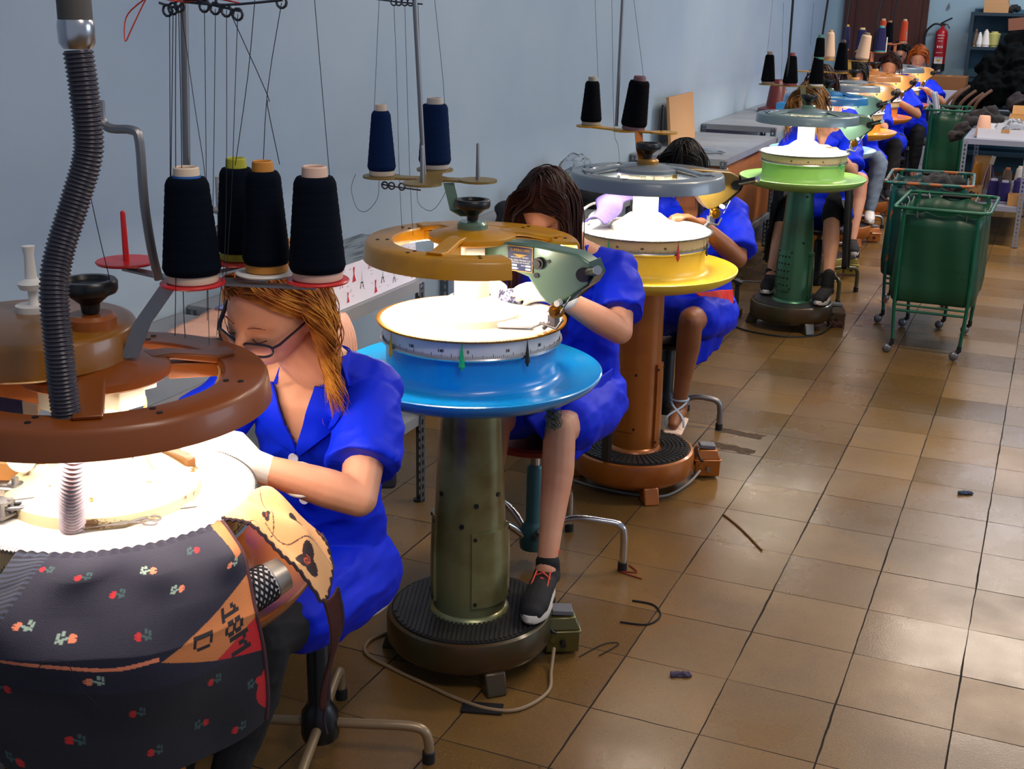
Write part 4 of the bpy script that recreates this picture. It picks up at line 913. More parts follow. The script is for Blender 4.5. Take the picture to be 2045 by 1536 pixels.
hair_shell(W1, hc, Rh, 1.07, hair_m['blond'], length=.175, n=1500, part=.30, wave=.026, thick=.0021, puff=.16, seed=4, face=-.24)
shoe(W1, P['anL'], P['toL'], mat('plain_black_shoe', '#141518', .6), mat('plain_black_shoe', '#141518', .6)); shoe(W1, P['anR'], P['toR'], mat('plain_black_shoe', '#141518', .6), mat('plain_black_shoe', '#141518', .6))
face_details(W1, hc, Rh, 1.07, mat('brown_brow', '#6a3414', .8), True)
MB().tube([P['elL'].lerp(P['wrL'], .60)+(V((.8, .5, 0)).normalized()*cos(a)+V((-.45, .55, .7)).normalized()*sin(a))*.034 for a in [2*pi*k/24 for k in range(24)]], .005, 10, closed=True).build('bracelet', white_p, W1, world=True)
def coat_panel(t, c, bulge, m, name='smock_skirt', seed=0):
    a, b_, d, e = [V(q) for q in c]; nrm = (b_-a).cross(e-a).normalized(); nrm = nrm if nrm.x > 0 else -nrm
    def f(u, v):
        p = a.lerp(b_, u).lerp(e.lerp(d, u), v); return p+nrm*(bulge*sin(u*pi)*(.4+.6*sin(v*pi*.8+.3))+.006*sin(u*13+v*2+seed)*v+.003*sin(u*31+seed)*v)
    return MB().grid(f, 36, 24, .004).build(name, m, t, world=True, angle=180)
# the auburn woman at the blue machine
J = seat_pose(-1.33, 3.66, head=(-1.328, 3.37, 1.235), neck=(-1.31, 3.49, 1.09), shL=(-1.165, 3.53, 1.03), shR=(-1.48, 3.50, 1.03), elL=(-1.10, 3.38, .885), wrL=(-1.215, 3.20, 1.01), hdL=(-1.27, 3.13, 1.04), wrR=(-1.44, 3.20, 1.03), hdR=(-1.41, 3.12, 1.05), elR=(-1.56, 3.38, .9),
              hipL=(-1.24, 3.66, .57), hipR=(-1.43, 3.66, .57), knL=(-1.225, 3.24, .60), knR=(-1.44, 3.26, .59), anL=(-1.185, 3.06, .235), anR=(-1.47, 3.16, .235), toL=(-1.165, 2.93, .175), toR=(-1.47, 3.04, .175))
W2, P, Rh, hc = person(dict(label='woman with long auburn hair in a blue smock bending over the blue tray machine', J=J, look=(.04, .72, .05), vox=.006, gloves=True, skirt=.74, sleeve=.74, vneck=.10, front=(-.2,), seed=11, leg=.88, arm=1.05, thumbL=(-.5, -.3, 1), palmL=(-.6, .2, -.9)))
hair_shell(W2, hc, Rh, 1.0, hair_m['darkbrown'], length=.24, n=900, part=.1, wave=.004, thick=.0030, seed=9, face=.30)
face_details(W2, hc, Rh, 1.0, mat('dark_brow', '#3a1a10', .8))
shoe(W2, P['anL'], P['toL'], mat('black_mesh_shoe', '#15171b', .8, bump=(500, .4, .001)), white_p, mat('coral_laces', '#f0563c', .6)); shoe(W2, P['anR'], P['toR'], mat('black_mesh_shoe', '#15171b', .8), white_p, mat('coral_laces', '#f0563c', .6))
MB().tube([P['elL'].lerp(P['wrL'], .96)+(V((.8, .5, 0)).normalized()*cos(a)+V((.1, -.4, .9)).normalized()*sin(a))*.030 for a in [2*pi*k/20 for k in range(20)]], .012, 10, closed=True, flat=.3).build('wrist_strap', black_cloth, W2, world=True)
coat_panel(W2, [(-1.301, 3.16, .652), (-1.191, 3.6, .70), (-1.193, 3.52, .532), (-1.22, 3.28, .463)], .035, smock_m)
# the dark-haired woman at the yellow machine
J = seat_pose(-1.32, 5.10, head=(-1.335, 4.84, 1.175), neck=(-1.325, 4.96, 1.045), shL=(-1.17, 5.02, .985), shR=(-1.48, 5.0, .985), elL=(-1.10, 4.86, .83), wrL=(-1.22, 4.70, .985), hdL=(-1.28, 4.63, 1.03), hipL=(-1.22, 5.12, .53), hipR=(-1.42, 5.12, .53), knL=(-1.23, 4.68, .60), knR=(-1.42, 4.70, .58), anL=(-1.27, 4.74, .24), anR=(-1.47, 4.66, .22), toL=(-1.255, 4.61, .175), toR=(-1.47, 4.53, .172))
W3, P, Rh, hc = person(dict(label='woman with short straight black hair in a blue smock behind the yellow tray machine', J=J, look=(.02, .62, .0), vox=.0075, skin='brown', skirt=.74, sleeve=.86, vneck=.12, seed=21, leg=.9, thumbL=(-.5, -.3, 1)))
hair_shell(W3, hc, Rh, 1.0, hair_m['black'], length=.10, n=800, part=-.1, wave=.002, thick=.0032, seed=19, face=.30)
face_details(W3, hc, Rh, 1.0, mat('dark_brow', '#3a1a10', .8))
coat_panel(W3, [(-1.281, 4.7, .628), (-1.149, 5.08, .61), (-1.185, 5.0, .424), (-1.26, 4.74, .369)], .03, smock_m)
coat_panel(W3, [(-1.255, 4.82, .678), (-1.155, 5.04, .66), (-1.150, 5.03, .60), (-1.200, 4.86, .623)], .012, mat('red_lining', '#e02a1c', .6), 'red_pocket')
sl = mat('pale_blue_sandal', '#a9bfd6', .5)
for S in 'L':
    a, o = P['an'+S], P['to'+S]; d = (o-a); d.z = 0; d.normalize(); sd = V((-d.y, d.x, 0))
    q = MB(); q.chain([V((a.x, a.y, o.z-.022))-d*.04, V((o.x, o.y, o.z-.022))+d*.03], [.036, .040], sd, .22); sn = q.build('sandal', mat('cream_sole', '#e6c8b4', .6), W3, world=True)
    q = MB()
    for sg_ in (-1, 1): q.tube(smooth_path([V((a.x, a.y, a.z+.012))+sd*sg_*.034+d*-.01, V((a.x, a.y, a.z-.005))+d*.045+sd*sg_*.02, V((o.x, o.y, o.z+.030))-d*.03-sd*sg_*.03, V((o.x, o.y, o.z-.01))-d*.02-sd*sg_*.038], 5), .005, 8, flat=.5)
    q.tube([V((a.x, a.y, a.z+.012))+(d*cos(k)+sd*sin(k))*.036 for k in [2*pi*j/16 for j in range(16)]], .004, 6, closed=True); q.build('strap', sl, sn, world=True)
# wavy-haired woman at the green machine, black clothes over the smock
J = seat_pose(-1.29, 7.92, head=(-1.36, 7.66, 1.24), hipL=(-1.19, 7.98, .55), hipR=(-1.42, 7.98, .55), knL=(-1.155, 7.52, .575), knR=(-1.44, 7.52, .55), anL=(-1.10, 7.22, .235), anR=(-1.46, 7.36, .235), toL=(-1.11, 7.09, .175), toR=(-1.45, 7.24, .175))
W4, P, Rh, hc = person(dict(label='woman with wavy light brown hair and black shorts at the apple green machine', J=J, look=(-.25, .55, .1), vox=.009, skirt=.2, sleeve=.8, vneck=.10, seed=31, skin='fair', leg=.92, trousers=black_cloth, hemline=-.35))
hair_shell(W4, hc, Rh, 1.0, hair_m['wavy'], length=.14, n=260, part=.1, wave=.03, thick=.006, seed=29, face=.25)
shoe(W4, P['anL'], P['toL'], black_cloth, white_p, None); shoe(W4, P['anR'], P['toR'], black_cloth, white_p, None)
MB().chain([P['anL']+V((0, 0, .005)), P['anL']+V((0, .02, .06))], [.036, .038]).build('sock', black_cloth, W4, world=True)
for sx in (-1, 1):  # the dark jacket hanging open at both sides of her lap
    x0 = -1.30+sx*.235; q = MB()
    q.grid(lambda u, v: (x0+.018*sin(u*7)+.03*(1-v)*sx*-1, 7.46+.26*u-.03*v, .80-.50*v-.05*u+.008*sin(u*9)), 16, 14, .012)
    finish(remeshed(q, 'jacket_front', .010, 2), black_cloth, W4, world=True, angle=180)
# farther women
def far_person(x, y, label, hair, look, skin='fair', hl=.08, hn=150, wave=.004, **k):
    J = seat_pose(x, y, **k.pop('J', {})); c = dict(label=label, J=J, look=look, vox=.012, skin=skin, skirt=.72, vneck=.10, collar=False, seed=int(y*7)); c.update(k)
    W, P, Rh, hc = person(c); hair_shell(W, hc, Rh, 1.0, hair_m[hair], length=hl, n=hn, part=.1, wave=wave, thick=.008, seed=int(y*3), face=.3)
    return W, P
W5, P5 = far_person(-1.46, 9.25, 'woman with dark hair in a blue smock at the pale blue tray machine', 'darkbrown', (-.3, .3), J=dict(head=(-1.53, 8.98, 1.27), anL=(-1.20, 8.78, .235), toL=(-1.17, 8.66, .175), knL=(-1.21, 8.95, .62)))
W6, P6 = far_person(-1.46, 10.6, 'woman with black hair and grey-blue jeans at the amber tray machine', 'black', (0, .5), trousers=jean_m, J=dict(head=(-1.52, 10.4, 1.27), knL=(-1.25, 10.2, .60), anL=(-1.27, 10.13, .235), toL=(-1.25, 10.0, .175)))
W7, P7 = far_person(-1.42, 11.95, 'person with short dark brown hair bending over the peach orange machine', 'darkbrown', (.1, .35), skin='tan', hl=.02, trousers=black_cloth, J=dict(head=(-1.44, 11.8, 1.265), elL=(-1.15, 11.72, .86)))
W8, P8 = far_person(-1.38, 13.45, 'woman with short ginger hair at the farthest machine below the fire extinguisher', 'ginger', (.1, .45), hl=.02, trousers=black_cloth, J=dict(head=(-1.345, 13.2, 1.29), elL=(-1.08, 13.2, .87), wrL=(-1.22, 13.0, 1.0)))
W9, P9 = far_person(-1.70, 14.15, 'person with black hair sitting farthest back before the brown door', 'black', (0, .5), hl=.03, J=dict(head=(-1.62, 14.1, 1.30)))
for W, P in ((W5, P5), (W6, P6), (W7, P7)): shoe(W, P['anL'], P['toL'], black_cloth if W is not W6 else mat('light_sneaker', '#d8d6d4', .6), white_p)
# ------------------------------------------------------------------ stools
def stool(x, y, label, seat_z=.50, rz=0, seatm=None, legm=None, postm=None, back=None, feet=4, r=.30, post_r=.028, arch=.10, foot0=.4):
    t = thing('work_stool', (x, y, 0), label, 'stool', 'work stools of the operators', rz); legm = legm or chrome
    MB().lathe([(0, seat_z-.03), (.17, seat_z-.03), (.19, seat_z-.02), (.195, seat_z-.005), (.185, seat_z+.004), (.10, seat_z-.004), (0, seat_z-.008)], 40).build('seat', seatm or white_p, t)
    MB().lathe([(post_r*.6, .30), (post_r*.6, seat_z-.03), (0, seat_z-.03)], 20).build('piston', legm, t)
    MB().lathe([(0, .06), (.045, .06), (.048, .075), (.045, .13), (post_r+.004, .15), (post_r, .16), (post_r, .345), (post_r-.006, .355), (0, .356)], 28).build('gas_post', postm or black_p, t)
    for k in range(feet):
        a = foot0+2*pi*k/feet; R = RZ(a)
        MB().tube([R@V(p) for p in smooth_path([(.03, 0, .10), (.12, 0, arch), (r-.05, 0, arch), (r-.012, 0, arch-.012), (r, 0, arch-.045), (r, 0, .018)], 5)], .0125, 12).build('leg', legm, t)
        MB().lathe([(0, 0), (.016, 0), (.016, .03), (.0125, .032)], 14, R@V((r, 0, 0))).build('foot_cap', rubber, t)
    if back:
        bx, by, bz, br = back
        MB().box((bx, by, bz), (.30, .03, .17), RZ(br)).build('backrest', mat('dark_grey_backrest', '#2a2d36', .45), t, bevel=.012)
        MB().tube(smooth_path([(0, .05, seat_z-.035), (bx*.5, by-.02, seat_z-.035), (bx, by+.02, seat_z-.01), (bx, by+.03, bz)], 5), .010, 10).build('back_bar', legm, t)
    return t
beige_tube = mat('beige_tube', '#a08a6c', .35, .4)
stool(-1.475, 2.29, 'white-seated swivel stool with beige feet under the blond woman', .475, 0, white_p, beige_tube, black_p, back=(-.13, .33, .66, .5), r=.27, foot0=.35)
stool(-1.42, 3.54, 'swivel stool with a teal post and bent chrome legs under the auburn-haired woman', .47, 0, mat('red_brown_seat', '#8a3020', .5), chrome, mat('teal_post', '#3c6a70', .4, .3), arch=.17, r=.30, foot0=R_(-57), feet=5)
stool(-1.43, 5.10, 'swivel stool with arched grey steel legs under the woman at the yellow machine', .42, 0, black_p, steel, gun, arch=.14, r=.24, foot0=R_(-62), feet=5)
stool(-1.30, 8.02, 'swivel stool with olive steel legs under the wavy-haired woman', .44, 0, black_p, mat('olive_tube', '#5a5840', .4, .4), gun, arch=.16, r=.30, foot0=-.9)
for x, y, l in ((-1.46, 9.3, 'swivel stool under the woman at the pale blue tray machine'), (-1.46, 10.65, 'swivel stool under the woman in jeans'), (-1.43, 12.0, 'swivel stool under the person at the peach orange machine'), (-1.38, 13.5, 'swivel stool with a dark backrest under the ginger-haired woman'), (-1.70, 14.18, 'swivel stool farthest back before the brown door')):
    stool(x, y, l, .44, 0, black_p, steel, gun, back=(.14, .22, .72, -.5) if y == 13.5 else None, foot0=.3, r=.24)

# ------------------------------------------------------------------ steel tables on perforated angle legs
table_m = mat('grey_table_sheet', '#8f9298', .38, .1, var=('#7c8086', 3, .4, .7)); angle_m = mat('grey_angle_steel', '#5b6068', .42, .5); board_m = mat('orange_board', '#a8642c', .55, var=('#965624', 5, .4, .7))
def angle_leg(parent, x, y, z0, z1, sx, sy, m=None, name='leg', holes=True):
    b = MB(); w = .036; s = .0022; nh = int((z1-z0)/.032)
    for ax_ in (0, 1):
        # two side strips and the bridges between the slots
        def bx(c0, c1, a, b_):
            c = (c0+c1)/2; d = c1-c0
            if ax_ == 0: b.box((x+sx*c, y, (a+b_)/2), (d, s, b_-a))
            else: b.box((x, y+sy*c, (a+b_)/2), (s, d, b_-a))
        if holes:
            bx(0, .012, z0, z1); bx(.024, w, z0, z1)
            for k in range(nh+1):
                za = z0+k*.032; bx(.012, .024, za, min(za+.013, z1))
        else: bx(0, w, z0, z1)
    return b.build(name, m or angle_m, parent, smooth=False)
def table(x0, x1, y0, y1, z, label, shelf=None, panel=False, rim=.04, holes=True, m=None, am=None):
    t = thing('steel_table', ((x0+x1)/2, (y0+y1)/2, 0), label, 'table', 'grey steel tables'); X, Y = (x1-x0)/2, (y1-y0)/2
    MB().box((0, 0, z-.002), (2*X, 2*Y, .004)).box((0, -Y, z-rim/2), (2*X, .003, rim)).box((0, Y, z-rim/2), (2*X, .003, rim)).box((X, 0, z-rim/2), (.003, 2*Y, rim)).box((-X, 0, z-rim/2), (.003, 2*Y, rim)).build('table_top', m or table_m, t, smooth=False)
    for sx in (-1, 1):
        for sy in (-1, 1):
            angle_leg(t, sx*(X+.002), sy*(Y+.002), .004, z-rim*.3, -sx, -sy, am, holes=holes)
            MB().disc((sx*(X-.014), sy*(Y-.014), 0), .022, .006, 12).build('foot_plate', gun, t)
            for dz in (.012, .028): MB().disc((sx*(X+.003), sy*(Y-.018), z-dz), .005, .003, 8, RY(sx*pi/2)).build('bolt', chrome, t)
    if shelf: MB().box((0, 0, shelf-.002), (2*X-.006, 2*Y-.006, .004)).box((0, -Y+.004, shelf-.02), (2*X-.006, .003, .036)).box((X-.004, 0, shelf-.02), (.003, 2*Y-.006, .036)).box((-X+.004, 0, shelf-.02), (.003, 2*Y-.006, .036)).build('lower_shelf', m or table_m, t, smooth=False)
    if panel: MB().box((X-.03, .0, (z+.30)/2-.02), (.016, 2*Y-.09, z-.36)).box((0, -Y+.05, (z+.30)/2-.02), (2*X-.1, .016, z-.36)).build('side_board', board_m, t, smooth=False)
    return t
T_A = table(-2.49, -1.97, 1.75, 3.12, .835, 'low grey steel table behind the blond woman, with the ribbed pink knit over its corner', .35)
T_B = table(-2.49, -2.0, 3.17, 3.87, .85, 'grey steel table carrying the printed box, behind the blue tray machine', .345)
T_C = table(-2.49, -2.03, 5.0, 6.35, .80, 'grey steel table behind the auburn-haired woman, with dark cloth on it', .35)
T_D = table(-2.49, -1.87, 7.72, 9.26, .855, 'grey steel table with orange board sides beside the apple green machine', .30, True)
T_E = table(-2.49, -1.93, 9.45, 11.6, .90, 'long grey steel table by the wall behind the fifth machine', .35)
# printed box on table B
pb = MB().box((0, 0, .07), (.22, .70, .14)); grey_lid = mat('grey_streaked_lid', '#7c8890', .5, var=('#4a525c', 9, .5, .6), stretch=(8, 1, 1)); printm = mat('white_printed_card', '#d9d6e2', .6)
pb.k = 1; pb.box((0, 0, .141), (.222, .702, .003)); rnd = random.Random(5)
def motif(y, z, h, kind, k):
    pb.k = k; X = .1108
    if kind == 'tower':
        pb.add([(X, y-h*.22, z), (X, y-h*.13, z), (X, y, z+h), (X, y-h*.05, z+h*.45)], [(0, 1, 3), (1, 2, 3)]); pb.add([(X, y+h*.22, z), (X, y+h*.13, z), (X, y, z+h), (X, y+h*.05, z+h*.45)], [(0, 3, 1), (1, 3, 2)]); pb.add([(X+.0002, y-h*.15, z+h*.28), (X+.0002, y+h*.15, z+h*.28), (X+.0002, y+h*.12, z+h*.36), (X+.0002, y-h*.12, z+h*.36)], [(0, 1, 2, 3)])
    else: pb.add([(X, y-h*.20, z), (X, y+h*.26, z+h*.05), (X, y+h*.06, z+h*.55), (X, y+h*.13, z+h), (X, y-h*.10, z+h*.97), (X, y-h*.05, z+h*.55)], [(0, 1, 2, 5), (5, 2, 3, 4)])
for y, z, h, kd, k in ((-.30, .03, .05, 'tower', 2), (-.255, .085, .04, 'dress', 3), (-.21, .02, .045, 'tower', 2), (-.16, .07, .05, 'tower', 3), (-.12, .015, .035, 'dress', 3), (-.08, .075, .05, 'dress', 3), (-.03, .045, .06, 'tower', 2), (.02, .10, .035, 'tower', 3), (.045, .10, .035, 'tower', 2), (.06, .01, .045, 'dress', 3), (.11, .035, .055, 'tower', 2), (.15, .085, .045, 'dress', 3), (.19, .02, .05, 'tower', 2), (.22, .095, .04, 'tower', 2), (.26, .045, .045, 'dress', 3), (.305, .06, .055, 'tower', 2), (.32, .01, .03, 'dress', 3)): motif(y, z, h, kd, k)
for _ in range(46): y, z = rnd.uniform(-.34, .34), rnd.uniform(.01, .13); pb.k = 2; pb.add([(.1107, y, z), (.1107, y+.012, z), (.1107, y+.012, z+.0012), (.1107, y, z+.0012)], [(0, 1, 2, 3)])
o = pb.build('printed_box', [printm, grey_lid, mat('print_charcoal', '#3a3440', .6), mat('print_red', '#b3182c', .6)], None, smooth=False); o.location = (-2.13, 3.50, .851)
tag(o, 'white cardboard box printed with small red and black figures, on the grey table', 'box')
# pink ribbed knit over the corner of table A
def knitmat(name, c, c2, sc): return mat(name, c, .92, bump=(sc, .5, .0015), var=(c2, 4, .4, .7))
pk = knitmat('pink_ribbed_knit', '#d8ab98', '#c89884', 300)
def pinkf(u, v):
    s = 1.05*u; rib = .0028*sin(v*150); w = .34*v
    x = -2.30+min(s, .37); over = max(0, s-.37); y = 2.98+.13*sin(u*3)+w*(1-.35*u)-.20+.10*u; z = .84+.04*math.exp(-((v-.8)/.25)**2)*(1-u*.6)+.02*sin(v*5+u*4)*.8+.018
    x += .02*math.sin(min(1, over*12)*1.5)+.01*sin(v*7)*min(1, over*9); z -= over*1.0; return (x+rib*(1 if over > 0 else 0), y, z+rib*(0 if over > 0 else 1))
tag(MB().grid(pinkf, 60, 150, .006).build('ribbed_knit', pk, None, angle=180), 'pale pink ribbed knit piece draped over the corner of the low grey table', 'knitwear')
def lav(u, v): return (-2.28+.40*u, 3.03+.06*v+.02*sin(u*5), .885+.012*cos(u*3)-.16*max(0, u-.85)+.004*v)
tag(MB().grid(lav, 24, 4, .004).build('fabric_strip', mat('lavender_cloth', '#7f86bc', .8), None, angle=180), 'lavender cloth strip lying across the pink ribbed knit', 'cloth')
tag(MB().tube([(-2.17, 2.95, .90), (-2.09, 2.93, .902)], [.005, .009], 12).tube([(-2.21, 2.96, .898), (-2.17, 2.95, .90)], .0015, 6).build('seam_ripper', mat('blue_plastic', '#1b2fc0', .3), None), 'small hand tool with a bright blue handle on the pink knit', 'tool')
pc = thing('yarn_cone', (-2.06, 3.50, .35), 'pinkish ribbed yarn cone standing on the lower shelf under the printed box', 'yarn cone', 'yarn cones stored on shelves')
MB().lathe([(0, 0), (.055, 0), (.055, .01)]+[(.052-.014*k/16+.001*sin(k*2.2), .01+.17*k/16) for k in range(17)]+[(.05, .183), (.052, .20), (.02, .205), (0, .2)], 30).build('yarn_winding', knitmat('rose_yarn', '#b08a7c', '#a07868', 200), pc)
# dark cloth, plastic bags, cardboard on the other tables
def lump(name, pts, rs, voxel, m, label, cat, amp=.02, sc=(9, 9, 9), seed=0, group=None, flat=.7, loc=None):
    q = MB()
    for p, r in zip(pts, rs): q.cap(V(p)-V((.02, .01, 0)), V(p)+V((.02, .01, 0)), r, r*.9, (0, 0, 1), 1.1, 1.1, 14)
    o = finish(remeshed(q, name, voxel, 2, post=lambda me: folds(me, amp, sc, seed)), m, None, angle=180); return tag(o, label, cat, group)
lump('garment_heap', [(-2.2, 5.2, .86), (-2.15, 5.45, .87), (-2.25, 5.7, .85), (-2.1, 5.9, .84), (-2.2, 5.35, .93)], [.08, .09, .07, .06, .06], .012, mat('near_black_cloth', '#14171c', .9), 'heap of near-black cloth on the table left of the yellow tray machine', 'clothes', .02, seed=2)
plastic = mat('clear_bag_plastic', '#e8eef4', .12, trans=.9, bump=(14, 1, .02))
lump('plastic_bag', [(-2.25, 6.05, .87), (-2.15, 6.2, .88), (-2.3, 6.22, .93)], [.09, .08, .07], .012, plastic, 'crumpled clear plastic bag behind the yellow machine, by the wall', 'bag', .03, (14, 14, 14), 3)
o = MB().box((0, 0, .16), (.02, .60, .32)).build('cardboard_sheet', mat('tan_cardboard', '#b5895c', .75), None, smooth=False); o.location = (-2.38, 8.52, .86); o.rotation_euler = (0, R_(-6), 0); tag(o, 'flat tan cardboard sheet leaning on the wall at the table with orange sides', 'cardboard')
q = MB()
for k in range(5): q.tube(smooth_path([(-2.2+.01*k, 7.95+.02*k, .866+.006*k), (-2.12, 7.98+.03*sin(k), .885), (-2.03, 8.05-.02*k, .875), (-1.95-.01*k, 8.0+.02*k, .866)], 5), .010, 6, flat=.5)
tag(q.build('cloth_strips', mat('grey_blue_cloth', '#7d8a9c', .8), None), 'twisted grey-blue cloth strips on the table with orange board sides', 'cloth')
q = MB()
for k in range(6): q.tube(smooth_path([(-1.862+.004*k, 7.70-.004*k, .80), (-1.855, 7.70, .74+.01*k), (-1.862+.006*sin(k*2), 7.694, .60), (-1.860+.01*cos(k), 7.695, .44+.02*k)], 5), .003, 5)
tag(q.build('elastic_bundle', mat('cream_elastic', '#d8cba8', .8), None), 'bundle of cream elastic strips hanging from the table corner', 'cord')
tag(lump('red_scrap', [(-1.853, 7.76, .70), (-1.853, 7.79, .66)], [.02, .022], .005, mat('red_scrap_cloth', '#c8281c', .7), 'small red cloth scrap hanging at the orange board table', 'cloth', .008, (40, 40, 40)), None)

# ------------------------------------------------------------------ nearest dial: hose, knits, scissors, cone in the tray
hose_m = mat('dark_ribbed_hose', '#33313c', .32, spec=.6); lit_hose = mat('hose_painted_lit', '#a09aa4', .4)  # second colour is the same dark hose with the ring lamp's light painted in
hose = thing('suction_hose', (-1.348, 1.396, 1.012), 'dark ribbed suction hose rising from the nearest dial past its brown ring', 'hose')
hp = smooth_path([(-1.348, 1.396, 1.008), (-1.335, 1.385, 1.04), (-1.312, 1.365, 1.10), (-1.298, 1.36, 1.16), (-1.305, 1.36, 1.22), (-1.307, 1.36, 1.314), (-1.315, 1.37, 1.40), (-1.317, 1.39, 1.455), (-1.305, 1.42, 1.53), (-1.292, 1.44, 1.60), (-1.291, 1.44, 1.68), (-1.296, 1.44, 1.74)], 14)
def ribbed(path, r, amp, per):
    out = []; rs = []; L = 0; last = path[0]; acc = [0]
    for p in path[1:]: L += (p-last).length; acc.append(L); last = p
    n = int(L/per*6)
    for k in range(n+1):
        s = L*k/n; i = max(j for j in range(len(acc)) if acc[j] <= s+1e-9); i = min(i, len(path)-2); f = (s-acc[i])/max(1e-9, acc[i+1]-acc[i])
        out.append(path[i].lerp(path[i+1], f)); rs.append(r+amp*sin(2*pi*s/per))
    return out, rs
a, b_ = ribbed(hp[44:], .0205, .0016, .0062); MB().tube(a, b_, 28).build('hose_body', hose_m, hose, world=True, angle=180)
a, b_ = ribbed(hp[:46], .0195, .0016, .0075); MB().tube(a, b_, 28).build('lower_hose', lit_hose, hose, world=True, angle=180)['label'] = 'lower length of the dark hose, lamplight painted in as pale grey'
MB().lathe([(.020, 0), (.0255, .008), (.026, .03), (.0255, .036), (.024, .04)], 32, (-1.296, 1.44, 1.742)).build('chrome_coupling', chrome, hose, world=True)
MB().lathe([(.024, 0), (.0235, .25), (0, .25)], 32, (-1.296, 1.44, 1.78)).build('sleeve', mat('grey_brown_sleeve', '#4a4844', .6), hose, world=True)

C1 = V((-1.405, 1.54, 0))
def polar(az, r, z): return V((C1.x+r*cos(az), C1.y+r*sin(az), z))
# flowered navy knit: colours by column and row of stitches
FONT = {'1': ['0010', '0110', '1010', '0010', '0010', '0010', '1111'], '8': ['0110', '1001', '1001', '0110', '1001', '1001', '0110'], 'M': ['10001', '11011', '10101', '10101', '10001', '10001', '10001'], 'D': ['1110', '1001', '1001', '1001', '1001', '1001', '1110']}
def knit_sheet():
    NU, NV = 330, 300; W, H = 510.0, 445.0          # nominal stitches: u left to right, v top to bottom
    A0, A1 = R_(-80), R_(-5)
    flowers = [(82, 50, 0), (150, 55, 1), (275, 45, 2), (365, 22, 1), (430, 65, 2), (335, 90, 2), (218, 100, 1), (100, 160, 2), (175, 172, 2), (272, 165, 1), (200, 240, 2),
               (95, 285, 1), (258, 298, 1), (392, 268, 1), (170, 352, 1), (282, 378, 1), (383, 350, 1), (105, 415, 1), (196, 438, 1), (440, 385, 1), (485, 306, 1), (325, 430, 1)]
    def colour(x, y):
        edge = 437+.38*min(y, 170); x = x*edge/510
        navy = (.009, .0095, .030); dk = (.005, .006, .014); org = (.56, .19, .055); red = (.50, .010, .016); coral = (.80, .24, .12)
        if x < 74:
            return (.026, .036, .075) if (int(y/5.5) % 2) else (.005, .007, .018)
        c = navy if y < 275 else dk
        ln = 224+5*sin(x*.035)+.012*(x-74)
        if 74 < x < 305 and abs(y-ln) < 3.4: return coral
        if x > 404+y*.42 and y < 92: return org
        top = 150+(505-x)*.42; bot = 226+(x-300)*.16
        if x > 303 and y > 230-(x-305)*.46 and y < 228+(x-305)*.34:
            if y > 262-(x-405)*.36 and x > 400: inred = True
            else: inred = False
            c = red if inred else org
            for ch, ox, oy, k in (('1', 424, 180, 6.2), ('8', 430, 208, 6.6), ('M', 438, 238, 7.0)):
                F = FONT[ch]; gx = -(y-oy)*1.0; lx, ly = (y-oy), (x-ox)
                # letters run downwards, so a glyph column is a step in y and a glyph row a step back in x
                col = int(lx/k); row = int((41-ly)/5.8)
                for ex in (-.9, 0, .9):
                    for ey in (-.9, 0, .9):
                        c_ = math.floor((lx+ex)/k); r_ = math.floor((41-ly+ey)/5.8)
                        if 0 <= c_ < len(F[0]) and 0 <= r_ < 7 and F[r_][c_] == '1': return (.012, .008, .012)
            F = FONT['D']; col = int((y-206)/6.6); row = int((402-x)/5.4)
            if 0 <= col < 4 and 0 <= row < 7 and y >= 206 and x <= 402 and F[row][col] == '1': return (.012, .008, .012)
            return c
        if 335 < y < 415 and x > edge-4-18*sin((y-335)/80*pi): return red
        for fx, fy, kd in flowers:
            dx, dy = x-fx, y-fy-max(0, fx-100)*.10
            if abs(dx) < 22 and abs(dy) < 18:
                pet = coral if kd == 2 else red; lf = (.28, .40, .33) if kd == 2 else (.035, .085, .085)
                s_ = 1 if (int(fx) % 2) else -1; dx *= s_
                if dx > -4 and dx*dx/52+(dy-2)*(dy-2)/46 < 1 and not (dx > 3 and abs(dy-2-int((dy-2)/4)*4) < .8): return pet
                if (-20 < dx < -4 and abs(dy+dx*.35+1) < 2.0) or (-15 < dx < -10 and -9 < dy < 9 and abs(dy) > 2) or (-20 < dx < -16 and -7 < dy < 2): return lf
        return c
    def f(u, v):
        x, y = W*u, H*v
        fall = .352*v**1.15*(1-.26*max(0, 1-u/.30)**2-.05*max(0, (u-.8)/.2)**2); az = A0+(A1-A0)*u; az -= (1-u)*R_(7)*min(1, v*2.2)*(1 if u < .2 else max(0, (.45-u)/.25)); az -= u*R_(9)*min(1, v*2.0)
        # from the dial edge outwards and down over the tray rim
        if fall < .15: t_ = fall/.15; r = .250+.122*t_**.9; z = 1.006-.108*t_**1.25
        else: t_ = (fall-.15)/.25; r = .372+.012*sin(min(1, t_*1.3)*pi*.55)-.02*t_; z = .898-.25*t_
        fold = .011*sin(u*21+1.0)*math.exp(-((v-.10)/.16)**2)+.013*sin(u*9.5+v*4.0)*min(1, v*3)*(1-.3*v)+.006*sin(u*5-v*13)+.007*noise.noise(V((u*5, v*6, 3)))
        puck = .004*abs(sin(u*60))*max(0, 1-v*30)
        z += -.018*sin(u*pi)*v*v+.012*(1-u)*v
        z -= .03*max(0, 1-u/.14)*min(1, v*5); return polar(az, r+(fold*.8+.008)*min(1, v*6)+.003, z+puck)
    me_v = []; cols = []
    for i in range(NU+1):
        for j in range(NV+1): me_v.append(f(i/NU, j/NV)); cols.append(colour(W*i/NU, H*j/NV))
    w = NV+1; fs = [(i*w+j, (i+1)*w+j, (i+1)*w+j+1, i*w+j+1) for i in range(NU) for j in range(NV)]
